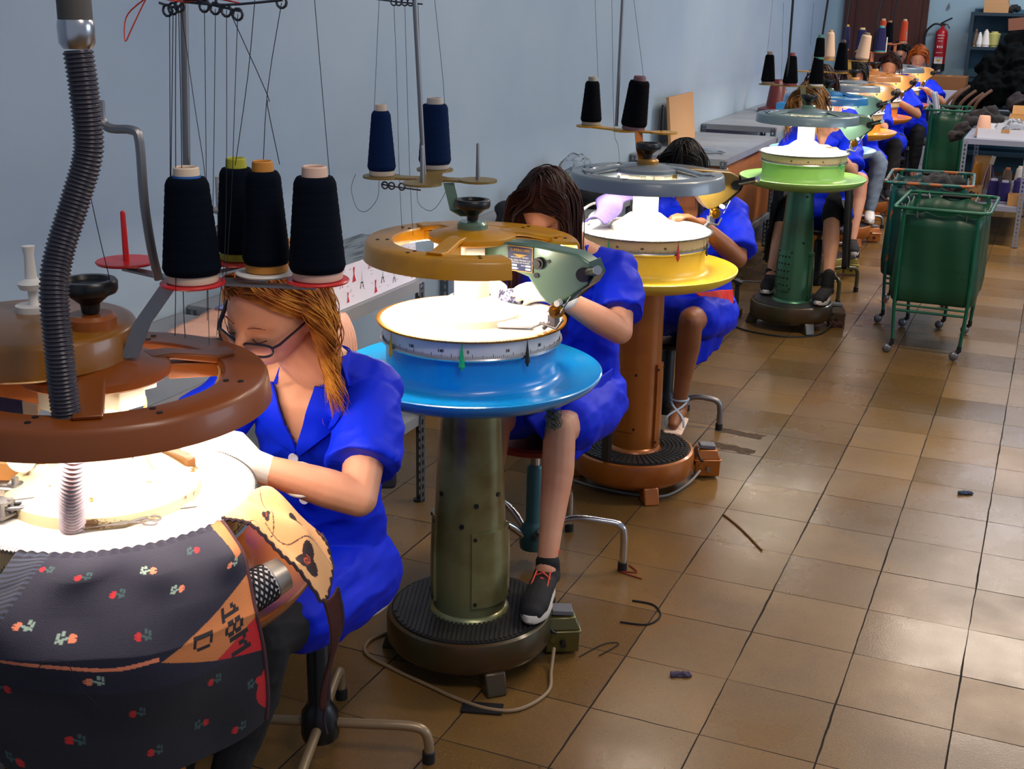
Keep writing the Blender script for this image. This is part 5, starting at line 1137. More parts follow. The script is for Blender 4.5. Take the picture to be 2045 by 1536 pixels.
    me = bpy.data.meshes.new('knit'); me.from_pydata(me_v, [], fs)
    ca = me.color_attributes.new('Col', 'FLOAT_COLOR', 'POINT'); flat = []
    for c in cols: flat.extend((c[0], c[1], c[2], 1.0))
    ca.data.foreach_set('color', flat)
    root = thing('flowered_knit', C1+V((.1, -.24, .85)), 'navy flowered knit with an orange 18M D corner, hanging off the nearest dial', 'knitwear')
    km = mat('navy_jacquard_knit', '#0b0d1c', .85, bump=(650, .8, .0012), vcol=True, sheen=.12)
    o = bpy.data.objects.new('knit_panel', me); finish(o, km, root, world=True, angle=180)
    sd = o.modifiers.new('cloth', 'SOLIDIFY'); sd.thickness = .003; sd.offset = 0
    # looped selvedge on the needles and the overlocked right edge
    e = MB(); e.tube([f(u/90, 0)+V((0, 0, .002)) for u in range(91)], .0014, 6); e.build('selvedge', mat('white_chain_stitch', '#d8d4d8', .8), root, world=True)
    e = MB(); pts = [f(1.0, j/60)+V((.002, 0, 0)) for j in range(61)]; e.tube(pts, .0032, 8); e.build('overlocked_edge', mat('brown_purple_edge', '#4a2c34', .9, bump=(400, .8, .001)), root, world=True)
    e = MB(); e.tube(smooth_path([f(.27, .53)+V((.004, -.006, 0)), f(.30, .46)+V((.006, -.008, 0)), f(.35, .47)+V((.006, -.008, 0)), f(.37, .56)+V((.004, -.006, 0)), f(.42, .66)+V((.004, -.006, 0))], 6), .0006, 4); e.build('loose_thread', thread_m, root, world=True)
knit_sheet()
# beige rose-patterned knit to the right of it
def beige():
    def f(u, v):
        # u along the dial edge, v outwards
        az = R_(-3+26*u); r = .248+.175*v*(1-.42*u*u); z = 1.010-.095*v**1.5*(1-.35*u)+.016*sin(v*7+u*6)*v*(1-v)*2.4+.012*sin(u*14+v*3)*min(1, v*3)*(1-v*.4)+.02*v*(1-v)*u
        p = polar(az-R_(1)*v+R_(4)*v*(1-u), r, z); p.z -= .05*max(0, v-.75)*(1-u)*2; return p
    NU, NV = 110, 130; vs = []; cs = []
    roses = [(.20, .78, .11), (.62, .60, .10), (.80, .95, .06), (.45, .30, .05)]
    for i in range(NU+1):
        for j in range(NV+1):
            u, v = i/NU, j/NV; vs.append(f(u, v)); c = (.62, .34, .15)
            for ru, rv, rr in roses:
                du, dv = (u-ru)*.75, v-rv; d = sqrt(du*du+dv*dv); a = atan2(dv, du)
                if d < rr*(.50+.5*abs(sin(a*1.5+ru*9))) and d > rr*.30: c = (.020, .010, .014)
                elif d < rr*.34: c = (.42, .07, .03) if sin(d*240+a*2) > -.2 else (.03, .012, .016)
            if abs(v-.28-.12*sin(u*5)) < .006 or (abs(u-.34-.08*sin(v*9)) < .006 and v > .3): c = (.05, .02, .02)
            cs.append(c)
    w = NV+1; me = bpy.data.meshes.new('rose'); me.from_pydata(vs, [], [(i*w+j, (i+1)*w+j, (i+1)*w+j+1, i*w+j+1) for i in range(NU) for j in range(NV)])
    ca = me.color_attributes.new('Col', 'FLOAT_COLOR', 'POINT'); fl_ = []
    for c in cs: fl_.extend((*c, 1.0))
    ca.data.foreach_set('color', fl_)
    root = thing('rose_knit', polar(R_(8), .33, .95), 'beige knit piece with dark roses spread from the nearest dial over its tray', 'knitwear')
    o = bpy.data.objects.new('knit_panel', me); finish(o, mat('beige_jacquard_knit', '#c98a50', .9, bump=(500, .6, .001), vcol=True), root, world=True, angle=180)
    sd = o.modifiers.new('cloth', 'SOLIDIFY'); sd.thickness = .003; sd.offset = 0
    e = MB(); e.tube([f(0, j/40)+V((0, 0, -.002+.002*sin(j*2.2))) for j in range(41)], .0032, 6).tube([f(i/30, 1)+V((0, 0, .003*sin(i*2.6))) for i in range(31)], .0030, 6); e.build('dark_border', mat('navy_ruffled_edge', '#2c1c28', .9), root, world=True)
    def g(u, v): p = f(.02+.20*u, 1.0); return p+V((.012*sin(v*5)+.012*u, -.02*v*u, -.205*v*(1-.22*u*sin(v*3)))) 
    finish(bpy.data.objects.new('lining', MB().grid(g, 14, 30, .004).mesh()), mat('brown_lining_knit', '#3c160e', .9, bump=(300, .6, .001)), root, world=True, angle=180)
    e = MB(); e.tube([g(1, j/24)+V((.002, 0, .002*sin(j*2))) for j in range(25)], .0035, 6).tube(smooth_path([g(.7, 1), g(.7, 1)+V((-.004, 0, -.03)), g(.6, 1)+V((0, .004, -.055))], 4), .0025, 6); e.build('dark_border', mat('navy_ruffled_edge', '#2c1c28', .9), root, world=True)
beige()
# cone of metallic netted yarn lying in the tray
cn = thing('netted_yarn_cone', (-1.082, 1.487, .866), 'fallen yarn cone wound in black and white net, lying in the nearest tray', 'yarn cone')
Rc = Matrix(((0, 0, 1), (0, 1, 0), (-1, 0, 0))).to_3x3(); d = V((.05, .10, .028)).normalized(); x_, y_, z_ = frame(d); Rc = Matrix((x_, y_, z_)).transposed(); o_ = V((-.022, -.04, .030))
MB().lathe([(0, 0), (.034, 0), (.035, .005), (.030, .085), (.028, .088), (0, .088)], 36, o_, Rc).build('yarn_winding', mat('white_silver_yarn', '#c9c4c8', .5), cn)
nt = MB()
for k in range(11):
    for sg_ in (-1, 1): nt.tube([o_+Rc@V(((.0352-.0052*s_/30)*cos(2*pi*k/11+sg_*s_*.16), (.0352-.0052*s_/30)*sin(2*pi*k/11+sg_*s_*.16), .004+.08*s_/30)) for s_ in range(31)], .0021, 5)
nt.build('net_winding', mat('black_net', '#14141a', .7), cn)
MB().lathe([(.025, .088), (.030, .088), (.0275, .112), (.0235, .112)], 36, o_, Rc, closed=True).build('card_tube', mat('silver_card', '#b8b0a4', .3, .6), cn)
# scissors and small sewing mechanism lying on the nearest dial
sc = thing('thread_snips', (-1.28, 1.43, 1.008), 'pair of small steel thread snips lying on the nearest dial', 'scissors')
for k, (a, b_) in enumerate((((-1.335, 1.385, 1.011), (-1.275, 1.438, 1.012)), ((-1.33, 1.382, 1.012), (-1.278, 1.442, 1.013)))): MB().tube([a, b_], [.0008, .0035], 6, flat=.4).build('blade', steel, sc, world=True)
for c in ((-1.245, 1.455), (-1.250, 1.472)): MB().tube([(c[0]+.014*cos(q*pi/8)*.9, c[1]+.009*sin(q*pi/8), 1.012) for q in range(16)], .0018, 6, closed=True).tube([(-1.277, 1.44, 1.012), (c[0]-.012, c[1]-.004, 1.012)], .0018, 6).build('finger_ring', steel, sc, world=True)
mc = MB(); mc.k = 0
mc.box((-.075, -.165, 1.015), (.05, .035, .004)).box((-.075, -.165, 1.036), (.045, .03, .004))
for dx, dy in ((-.018, -.01), (.0, -.01), (.018, -.01), (-.018, .01), (.018, .01)): mc.lathe([(0, 1.015), (.005, 1.015), (.005, 1.040), (0, 1.040)], 12, (-.075+dx, -.165+dy, 0))
mc.tube([(-.06, -.15, 1.03), (-.01, -.115, 1.035)], .005, 10).tube([(-.06, -.165, 1.025), (-.0, -.13, 1.028)], .004, 10)
mc.k = 1; mc.box((-.035, -.128, 1.02), (.06, .025, .022), RZ(.55)); mc.k = 2; mc.box((-.16, -.02, 1.03), (.12, .05, .03), RZ(.5))
mc.k = 0; mc.tube(smooth_path([(-.19, -.12, 1.06), (-.15, -.13, 1.04), (-.11, -.115, 1.035), (-.085, -.09, 1.03)], 4), .007, 10, flat=.5); mc.lathe([(0, 0), (.013, 0), (.013, .004), (.006, .004), (.006, .014), (0, .014)], 14, (-.10, -.10, 1.035))
mc.k = 3; mc.lathe([(0, -.008), (.022, -.008), (.024, -.004), (.018, 0), (.018, .004), (.024, .008), (.006, .008), (0, .006)], 28, (-.105, -.075, 1.075), RZ(.5)@RX(pi/2))
mc.lathe([(0, 0), (.018, 0), (.018, .014), (0, .014)], 20, (-.095, -.05, 1.035)); mc.k = 0; mc.box((-.115, -.055, 1.09), (.012, .02, .09), RX(.1)); mc.lathe([(0, -.006), (.008, -.006), (.008, .006), (0, .006)], 12, (-.14, -.065, 1.085), RX(pi/2))
mc.k = 1; mc.lathe([(0, -.006), (.020, -.006), (.020, .006), (0, .006)], 16, (-.165, -.07, 1.09), RX(pi/2))
mc.build('needle_mechanism', [steel, gun, tan_head, mat('cream_pulley', '#e4d8c0', .4)], M1)
MB().box((.055, .115, 1.036), (.11, .02, .03), RZ(-.35)).build('hub_slot', mat('brown_slot', '#6a4418', .5), M1, bevel=.004)
for k, (dx, dy, r_) in enumerate(((.135, -.01, -.5), (.155, .005, -.42))): MB().box((dx, dy, 1.0062), (.05, .02, .001), RZ(r_+1.2)).build('paper_label', mat('paper_slip', '#efeadb', .7), M1, smooth=False)
wn_ = MB()
for i in range(150):
    for j in range(16):
        a = R_(-78+62*i/150); z = 1.006+.0172*j/16; dens = math.exp(-((i-45)/26)**2)*1.25+.42*math.exp(-((i-95)/30)**2)-abs(j-5)*.045
        if noise.noise(V((i*.22, j*.5, 4)))*.9+dens > .72:
            da = R_(62/150); r = .1610; wn_.add([(r*cos(a), r*sin(a), z), (r*cos(a+da), r*sin(a+da), z), (r*cos(a+da), r*sin(a+da), z+.0011), (r*cos(a), r*sin(a), z+.0011)], [(0, 1, 2, 3)])
wn_.build('worn_paint', mat('bare_brown_metal', '#5a4020', .6), M1, smooth=False)['kind'] = 'stuff'
# things on the other dials
tag(MB().box((-1.215, 2.872, 1.012), (.095, .055, .012), RZ(.35)).build('folded_paper', mat('soft_white_paper', '#e6e2ea', .7), None, bevel=.004), 'folded white paper lying on the dial of the blue tray machine', 'paper')
def nk(u, v): return (-1.40+.10*u, 3.10+.10*v, 1.008+.030*sin(v*3)*(.5+.5*u)+.0022*sin(u*80))
tag(MB().grid(nk, 90, 14, .003).build('striped_knit', mat('navy_white_knit', '#343a5c', .9, var=('#8f96b8', 60, .48, .52)), None, angle=180), 'small navy striped knit between the gloved hands at the blue machine', 'knitwear')
def pu(u, v):
    c = V((-1.50, 4.26, 1.030)).lerp(V((-1.56, 4.74, 1.05)), u); w = .05+.035*u; return (c.x+w*(v-.5)*1.5+.02*sin(u*6), c.y, c.z+.022*sin(v*pi)+.0028*sin(u*120)+.015*sin(u*3))
tag(MB().grid(pu, 180, 12, .004).build('purple_knit', mat('purple_ribbed_knit', '#6b5aa0', .9, bump=(300, .5, .001)), None, angle=180), 'ribbed purple knit lying at the left edge of the third dial', 'knitwear')
tag(MB().tube(smooth_path([(-1.54, 4.25, 1.012), (-1.62, 4.40, 1.012), (-1.675, 4.60, 1.012), (-1.69, 4.78, 1.015), (-1.64, 4.83, 1.015), (-1.60, 4.74, 1.02), (-1.61, 4.55, 1.015), (-1.56, 4.36, 1.012)], 5), .006, 8).build('wire_hoop', white_p, None), 'white wire hoop beside the purple knit on the third dial', 'hoop')
ph = thing('hanging_counterweight', (-1.385, 4.165, .156), 'black rectangular plate on cords hanging before the third machine base', 'plate')
MB().box((.0, .0, .105), (.018, .05, .20), RZ(.8)).build('plate_body', mat('black_slab', '#16120f', .4), ph, smooth=False, bevel=.002)
MB().tube([(-.018, -.018, .205), (.018, .018, .225)], .003, 6).tube([(.005, .005, .215), (-.02, .0, .35), (-.07, .03, .62)], .0015, 5).tube([(.012, .012, .22), (.02, .02, .60)], .001, 5).build('cord', brass, ph)
rnd = random.Random(3); q = MB()
for _ in range(26):
    a = V((-1.075, 2.795, .822)); P_ = [a+V((rnd.uniform(-.02, .02), rnd.uniform(-.015, .015), -.05*k/4+rnd.uniform(-.008, .008))) for k in range(5)]; q.tube(smooth_path(P_, 3), .0011, 4)
tag(q.build('thread_clump', mat('grey_green_fluff', '#4c5850', .95), None), 'tangle of grey-green threads hanging under the blue tray', 'threads')
# ------------------------------------------------------------------ green laundry carts
cart_tube = mat('green_cart_tube', '#0c5c42', .35, .2, var=('#084c3a', 6, .4, .7)); cart_rust = mat('worn_copper_tube', '#a85a2c', .4, .4, var=('#7a3418', 12, .4, .6)); bag_m = mat('green_vinyl_bag', '#07422a', .42, bump=(5, .25, .02)); teal_bag = mat('teal_vinyl_bag', '#083e3c', .42, bump=(5, .25, .02))
def cart(x, y, rz, label, top=.80, bot=.27, w=.43, d=.60, bag=bag_m, rim=cart_tube, splay=.0):
    t = thing('laundry_cart', (x, y, 0), label, 'cart', 'green laundry carts', rz); W, D = w/2, d/2
    cr = [(-W, -D), (W, -D), (W, D), (-W, D)]
    def rr(z, g=0.0, k=.04):
        P = []
        for i, (a, b_) in enumerate(cr):
            sx, sy = (1 if a > 0 else -1), (1 if b_ > 0 else -1); cx, cy = a+sx*g-sx*k, b_+sy*g-sy*k
            for q in range(5):
                an = {(-1, -1): pi, (1, -1): 1.5*pi, (1, 1): 0, (-1, 1): .5*pi}[(sx, sy)]+q*pi/8; P.append((cx+k*cos(an), cy+k*sin(an), z))
        return P
    MB().tube(rr(top, .022), .0095, 10, closed=True).build('top_rim', rim, t)
    lgs = []
    for a, b_ in cr:
        sx, sy = (1 if a > 0 else -1), (1 if b_ > 0 else -1); x1, y1 = a-sx*.03, b_+sy*.008
        MB().tube([(x1, y1, top), (x1, y1, bot), (x1-sx*.012, y1, .075)], .0095, 12).build('leg', rim if (sx, sy) == (-1, -1) and rim is not cart_tube else cart_tube, t)
        c = MB().tube([(x1-sx*.012, y1, .08), (x1-sx*.012, y1, .055), (x1-sx*.012-.012, y1, .045)], .012, 10); cs = c.build('caster', gun, t)
        MB().lathe([(0, -.016), (.012, -.016), (.022, -.009), (.025, 0), (.022, .009), (.012, .016), (0, .016)], 20, (x1-sx*.012-.025, y1-.005, .0255), RZ(.4)@RX(pi/2)).build('wheel', mat('grey_ball_wheel', '#6a6a6e', .35, .5), cs)
    MB().tube([(-W+.03, -D-.008, bot-.03), (W-.03, -D-.008, bot-.03)], .007, 8).tube([(-W+.03, -D-.008, bot), (W-.03, -D-.008, bot)], .006, 8).tube([(-W+.03, D+.008, bot), (W-.03, D+.008, bot)], .007, 8).tube([(-W+.03, -D, bot), (-W+.03, D, bot)], .007, 8).tube([(W-.03, -D, bot), (W-.03, D, bot)], .007, 8).tube([(-W+.03, 0, bot), (W-.03, 0, bot)], .007, 8).build('bottom_frame', cart_tube, t)
    n = 96; per = []
    base_ = rr(0, 0.0, .05)
    L = [0]; P = [V(p) for p in base_]+[V(base_[0])]
    for i in range(len(P)-1): L.append(L[-1]+(P[i+1]-P[i]).length)
    for k in range(n):
        s_ = L[-1]*k/n; i = max(j for j in range(len(L)) if L[j] <= s_+1e-9); i = min(i, len(P)-2); f = (s_-L[i])/max(1e-9, L[i+1]-L[i]); per.append(P[i].lerp(P[i+1], f))
    vs = []; zs = [top-.014, top-.10, top-.2, top-.35, (top+bot)/2-.05, bot+.10, bot+.025, bot+.015]
    for zi, z in enumerate(zs):
        for k, p in enumerate(per):
            sag = .022*abs(sin(k*2*pi/n*6)) if zi == 0 else 0; bul = (.010*sin(k*2*pi/n*4+z*6)+.006*sin(k*2*pi/n*11+z*3))*(1 if 0 < zi < 6 else .3)
            q = p*(1+bul/.3-(.03 if zi == 7 else 0)); vs.append((q.x*.985, q.y*.985, z-sag))
    fs = [(r*n+k, r*n+(k+1) % n, (r+1)*n+(k+1) % n, (r+1)*n+k) for r in range(len(zs)-1) for k in range(n)]+[tuple((len(zs)-1)*n+k for k in range(n))]
    m_ = MB(); m_.add(vs, fs); me = m_.mesh(); o = bpy.data.objects.new('bag', me); finish(o, bag, t, angle=60); sd = o.modifiers.new('vinyl', 'SOLIDIFY'); sd.thickness = .004
    for k in range(8):
        a = k*n//8+n//16; p = per[a % n]; MB().tube(smooth_path([(p.x*.985, p.y*.985, top-.05), (p.x*1.01, p.y*1.01, top-.02), (p.x*1.06, p.y*1.05, top-.004)], 4), .004, 6).build('clip', cart_rust if rim is not cart_tube else steel, t)
    MB().tube([(-.06, D+.02, top-.012), (.09, D+.02, top-.012)], .014, 10).build('handle', black_p, t)
    return t
cart(-.485, 7.10, R_(-1), 'nearest green laundry cart, its vinyl bag empty, on four ball casters', .79)
cart(-.64, 7.74, R_(3), 'teal laundry cart with a worn copper rim and dark knits inside, behind the nearest cart', .83, bag=teal_bag, rim=mat('worn_teal_rim', '#0f5a58', .4, .2, var=('#a85a2c', 9, .5, .54)), d=.56)
cart(-.93, 12.35, R_(2), 'green laundry cart farthest back, left of the steel rack', .88, w=.34, d=.5)
lump('dark_knit_load', [(-.70, 7.62, .76), (-.60, 7.66, .79), (-.52, 7.75, .78), (-.60, 7.86, .78), (-.68, 7.8, .70), (-.6, 7.72, .62)], [.07, .08, .07, .07, .09, .1], .010, mat('charcoal_knit', '#17181c', .95), 'charcoal ribbed knits heaped in the teal laundry cart', 'knitwear', .012, (30, 8, 8), 5)

# ------------------------------------------------------------------ rack, shelves and stock at the far right
rack = table(-.65, -.165, 10.33, 11.95, .815, 'light grey steel rack table at the right edge with the white carton on top', .315, False, m=mat('light_grey_sheet', '#8d93a6', .4, .3), am=mat('light_angle_steel', '#868c9c', .4, .4))
card = mat('kraft_cardboard', '#b98a54', .75, var=('#a87a48', 6, .4, .7)); card_w = mat('white_cardboard', '#c9cbd6', .65)
def carton(x, y, z, sx, sy, sz, label, m=card, open_=False, rz=0, group=None, print_=False, notch=False, flap=False):
    t = thing('cardboard_box', (x, y, z), label, 'box', group, rz); b = MB(); s = .005
    if open_: b.box((0, 0, s/2), (sx, sy, s)).box((0, -sy/2, sz/2), (sx, s, sz)).box((0, sy/2, sz/2), (sx, s, sz)).box((-sx/2, 0, sz/2), (s, sy, sz)).box((sx/2, 0, sz/2), (s, sy, sz))
    else: b.box((0, 0, sz/2), (sx, sy, sz))
    b.build('box_body', m, t, smooth=False)
    if not open_: MB().box((0, 0, sz+.0006), (.05, sy, .001)).build('tape', mat('brown_tape', '#a87440', .4), t, smooth=False)
    if print_:
        q = MB()
        for k in range(3): q.box((-sx*.25+k*sx*.16, -sy/2-.0006, sz*.55+.01*(k % 2)), (.02, .001, .022)); q.box((sx*.3, -sy/2-.0006, sz*.45), (.005, .001, sz*.5))
        q.build('print', ink, t, smooth=False)
    if notch: MB().box((0, -sy/2-.003, sz-.012), (.06, .002, .026)).build('hand_hole', card, t, smooth=False)
    if flap: MB().box((0, sy/2+.02, sz+.03), (sx*.9, .004, .08), RX(-.5)).build('flap', m, t, smooth=False)
    return t
carton(-.36, 10.66, .816, .40, .50, .075, 'shallow white carton lined with kraft, on the light grey rack table', card_w, True, notch=True)
lump('plastic_wrap', [(-.30, 10.6, .885), (-.36, 10.72, .89), (-.26, 10.75, .89)], [.05, .06, .05], .010, plastic, 'clear plastic wrap heaped in the shallow white carton', 'plastic', .02, (18, 18, 18), 4)
carton(-.28, 11.3, .816, .18, .2, .12, 'small open kraft box behind the white carton on the rack table', card, True, flap=True)
t = thing('yarn_cone', (-.525, 10.50, .823), 'large pale pink yarn cone at the left end of the white carton', 'yarn cone', 'yarn cones stored on shelves')
MB().lathe([(0, .0), (.06, .0), (.062, .004), (.042, .15), (.038, .158), (0, .158)], 36).build('yarn_winding', mat('pale_pink_yarn', '#d6a890', .9), t)
lump('garment_heap', [(-.68, 11.3, .86), (-.60, 11.55, .87), (-.55, 11.8, .88), (-.72, 11.05, .83), (-.74, 10.95, .77), (-.5, 11.5, .86)], [.06, .08, .08, .05, .04, .07], .014, mat('dark_taupe_cloth', '#1c1819', .9), 'dark taupe garments sliding off the left side of the rack table', 'clothes', .02, (14, 9, 9), 6)
LS = .316; G2 = 'yarn cones stored on shelves'
cone(-.575, 11.45, LS, 'mustard gold yarn cone on the lower rack shelf, leftmost', G2, 'gold', '#c89850', rb=.052, rt=.036, h=.20)
cone(-.39, 10.95, LS, 'fat grey-brown yarn cone on the lower rack shelf, behind the purple ones', G2, 'grey', '#3a3436', rb=.060, rt=.055, h=.15)
cone(-.325, 11.15, LS, 'brown yarn cone with an orange top on the lower rack shelf', G2, 'brown', '#e08858', rb=.050, rt=.03, h=.20)
cone(-.235, 11.3, LS, 'white yarn cone on the lower rack shelf, rightmost', G2, 'white', '#e8e2d4', rb=.046, rt=.028, h=.2)
cone(-.40, 10.62, LS, 'purple yarn cone on the lower rack shelf, left one at the front', G2, 'purple', '#c8c4d8', rb=.045, rt=.040, h=.17)
cone(-.315, 10.55, LS, 'purple yarn cone on the lower rack shelf, middle one standing nearest', G2, 'purple', '#c8c4d8', rb=.045, rt=.040, h=.17)
cone(-.215, 10.75, LS, 'purple yarn cone on the lower rack shelf, behind the small open box', G2, 'purple', '#3a3068', rb=.048, rt=.042, h=.17)
carton(-.545, 10.62, LS, .13, .20, .10, 'small closed kraft box with black print on the lower rack shelf', card, print_=True)
carton(-.225, 10.45, LS, .10, .12, .085, 'small open kraft box at the right front of the lower rack shelf', card, True)
carton(-.55, 11.7, LS, .14, .14, .22, 'tall kraft box behind the mustard cone on the lower rack shelf', card, True)
yb = MB()
for k in range(14): a = k*.45; yb.k = k % 3; yb.tube(smooth_path([(0, 0, .20), (.03*cos(a), .03*sin(a), .14), (.05*cos(a), .05*sin(a), .03), (.055*cos(a), .055*sin(a), 0)], 4), .004, 5)
yb.k = 2; yb.box((.01, 0, .235), (.035, .01, .07), RY(.2))
o = yb.build('yarn_hank', [mat('blue_hank', '#232a60', .9), mat('rose_hank', '#a06068', .9), mat('cream_hank', '#d8ccb0', .9)], None); o.location = (-.47, 11.32, LS); tag(o, 'tied hank of blue, rose and cream yarn on the lower rack shelf', 'yarn')

# wall shelf unit in dark blue steel with stock, against the back wall
blue_st = mat('dark_blue_steel', '#1f3442', .45, .3)
sh = thing('steel_shelving', (-.35, 14.42, 0), 'tall dark blue steel shelving against the back wall, right of the extinguisher', 'shelving')
for z in (.30, .80, 1.05, 1.375, 1.715): MB().box((0, 0, z-.015), (1.24, .5, .03)).build('shelf', blue_st, sh, smooth=False)
for sx in (-1, 1):
    for sy in (-1, 1): angle_leg(sh, sx*.622, sy*.252, .0, 1.72, -sx, -sy, blue_st, 'post', holes=False)
MB().box((0, .25, .9), (1.24, .004, 1.7)).build('back_panel', mat('teal_back_sheet', '#2a5a70', .5), sh, smooth=False)
carton(-.74, 14.4, 1.716, .24, .3, .09, 'tan cardboard box on top of the dark blue shelving, lower of two', mat('tan_cardboard', '#b5895c', .75)); carton(-.75, 14.4, 1.807, .23, .28, .10, 'tan cardboard box on top of the dark blue shelving, upper of two', mat('tan_cardboard', '#b5895c', .75))
lump('black_scrap', [(-.60, 14.32, 1.745), (-.56, 14.33, 1.76)], [.03, .035], .010, black_cloth, 'black cloth scrap on top of the dark blue shelving', 'cloth', .01, (30, 30, 30))
for i, (x, c, tb, h, r) in enumerate(((-.905, 'brown', '#c8a878', .17, .028), (-.865, 'white', '#e0dcd6', .14, .035), (-.805, 'white', '#e8dcd0', .17, .045))): cone(x, 14.28+.03*(i == 0), 1.376, ('slim brown yarn cone on the dark blue shelving', 'short white yarn cone on the dark blue shelving', 'taller white yarn cone with a dark line on the dark blue shelving')[i], G2, c, tb, h=h, rb=r, rt=r*.5)
cone(-.725, 14.3, 1.376, 'pale yellow yarn cone upside down on the dark blue shelving', G2, 'yellow', '#a8a468', h=.15, rb=.045, rt=.06)
lump('black_garments', [(-.5, 14.35, 1.45), (-.38, 14.35, 1.50), (-.22, 14.35, 1.52), (-.08, 14.35, 1.48)], [.09, .11, .13, .11], .016, mat('black_knit_heap', '#06080a', .95), 'black garments stuffed on the dark blue shelving beside the cones', 'clothes', .02, (9, 9, 9), 8)
o = MB().box((0, 0, 0), (.30, .004, .12), RY(-.12)).build('brown_paper', mat('brown_paper_sheet', '#7a4a34', .7), None, smooth=False); o.location = (-.45, 14.155, 1.62); tag(o, 'brown paper sheet hanging at the top of the dark blue shelving', 'paper')
# big heap of dark garments on a table before the shelving
hp_t = table(-.98, .15, 12.75, 13.55, .80, 'table buried under the big heap of dark garments before the blue shelving', None, False, holes=False)
lump('garment_heap', [(-.80, 13.0, .92), (-.60, 13.0, 1.02), (-.40, 13.05, 1.05), (-.20, 13.05, .98), (0, 13.1, .9), (-.62, 13.15, 1.20), (-.42, 13.15, 1.24), (-.5, 13.2, 1.33), (-.3, 13.2, 1.18), (-.85, 12.95, .86)], [.12, .17, .18, .16, .12, .15, .16, .12, .13, .08], .018, mat('black_green_garments', '#040708', .95, spec=.08), 'big heap of black garments on the table before the blue shelving', 'clothes', .028, (17, 17, 5), 12)
lump('brown_garments', [(-.35, 12.8, .93), (-.22, 12.8, .97), (-.10, 12.82, .93), (-.3, 12.76, .85), (-.15, 12.78, 1.08)], [.08, .09, .08, .06, .06], .014, mat('dusky_brown_cloth', '#241a1e', .9), 'dusky brown garments hanging at the right front of the black heap', 'clothes', .03, (10, 5, 5), 13)
sl_ = MB()
for k, (x, z) in enumerate(((-.99, .93), (-.93, .96), (-.87, .92), (-.80, .90), (-.73, .93))): sl_.tube(smooth_path([(x+.12, 12.78, z+.10), (x+.05, 12.72, z+.04), (x, 12.70, z-.03), (x-.02, 12.72, z-.12)], 4), .017, 8, flat=.9)
tag(sl_.build('brown_sleeves', mat('brown_sleeve_cloth', '#5c4030', .9), None), 'brown knitted sleeves and straps hanging at the left side of the black heap', 'clothes')
# stacked white drawers and cartons beside the farthest machine
ds = thing('drawer_stack', (-1.13, 14.05, 0), 'stack of white cardboard drawers with black handles below the big kraft box', 'drawers')
MB().box((0, 0, .48), (.42, .5, .94)).build('stack_body', card_w, ds, smooth=False)
for k in range(6):
    d_ = MB().box((0, -.252, .10+k*.155), (.41, .006, .148)).build('drawer', card_w, ds, smooth=False, bevel=.003); q = MB()
    for j in range(3): q.box((-.05+.03*j, -.257, .11+k*.155), (.018, .002, .022 if j % 2 else .03))
    q.build('lettering', ink, d_, smooth=False)
carton(-1.10, 14.0, .951, .36, .4, .13, 'wide kraft box on top of the white drawer stack', mat('brown_carton', '#8a5a30', .7))
carton(-1.28, 13.0, .0, .3, .3, .22, 'low kraft box on the floor beside the farthest machine', mat('brown_carton', '#8a5a30', .7)) if False else None

# fire extinguisher on the back wall
fx = thing('fire_extinguisher', (-1.275, 14.62, 1.14), 'red fire extinguisher with black hose hanging on the pale back wall', 'fire extinguisher')
exr = mat('extinguisher_red', '#a8101c', .3)
MB().lathe([(0, 0), (.05, 0), (.062, .008), (.064, .02), (.064, .34), (.058, .37), (.035, .395), (.018, .405), (.018, .43), (0, .43)], 40).build('cylinder', exr, fx)
MB().lathe([(0, -.05), (.05, -.05), (.067, -.04), (.067, .03), (.064, .032)], 40).build('foot_ring', black_p, fx)
MB().box((0, 0, .44), (.05, .03, .03)).tube(smooth_path([(-.02, -.01, .45), (.03, -.01, .48), (.09, -.01, .51)], 4), .008, 8).tube([(.0, -.01, .45), (.05, -.01, .44), (.075, -.01, .40)], .007, 8).build('valve_lever', black_p, fx)
MB().tube(smooth_path([(-.02, -.02, .44), (-.09, -.03, .44), (-.16, -.03, .36), (-.165, -.03, .22), (-.14, -.03, .08), (-.09, -.04, -.02), (-.06, -.06, -.05)], 6), .011, 10).build('hose', black_p, fx)
lb = MB().box((0, -.0655, .07), (.085, .002, .07)).build('sticker', white_p, fx, smooth=False)
MB().prism([(-.03, .08), (.03, .08), (.012, .06), (0, .05), (-.012, .06)], -.0675, -.0668).build('sticker_emblem', mat('gold_print', '#d8a83c', .4), lb, smooth=False); MB().box((0, -.067, .095), (.07, .001, .005)).build('sticker_bar', mat('print_blue', '#2a3a9a', .5), lb, smooth=False)
wp = MB()
for z, w_, h_ in ((.33, .07, .006), (.30, .06, .005), (.27, .05, .005), (.15, .07, .005)): wp.box((0, -.0655, z), (w_, .002, h_))
for k in range(3): wp.box((-.022+.022*k, -.0655, .21), (.012, .002, .024))
wp.build('printed_lines', white_p, fx, smooth=False)
tag(MB().tube(smooth_path([(-1.24, 14.69, 1.80), (-1.245, 14.68, 1.77), (-1.25, 14.68, 1.75), (-1.235, 14.68, 1.745), (-1.237, 14.68, 1.78)], 4), .005, 8).build('wall_hook', steel, None), 'small grey hook on the back wall above the extinguisher', 'hook')

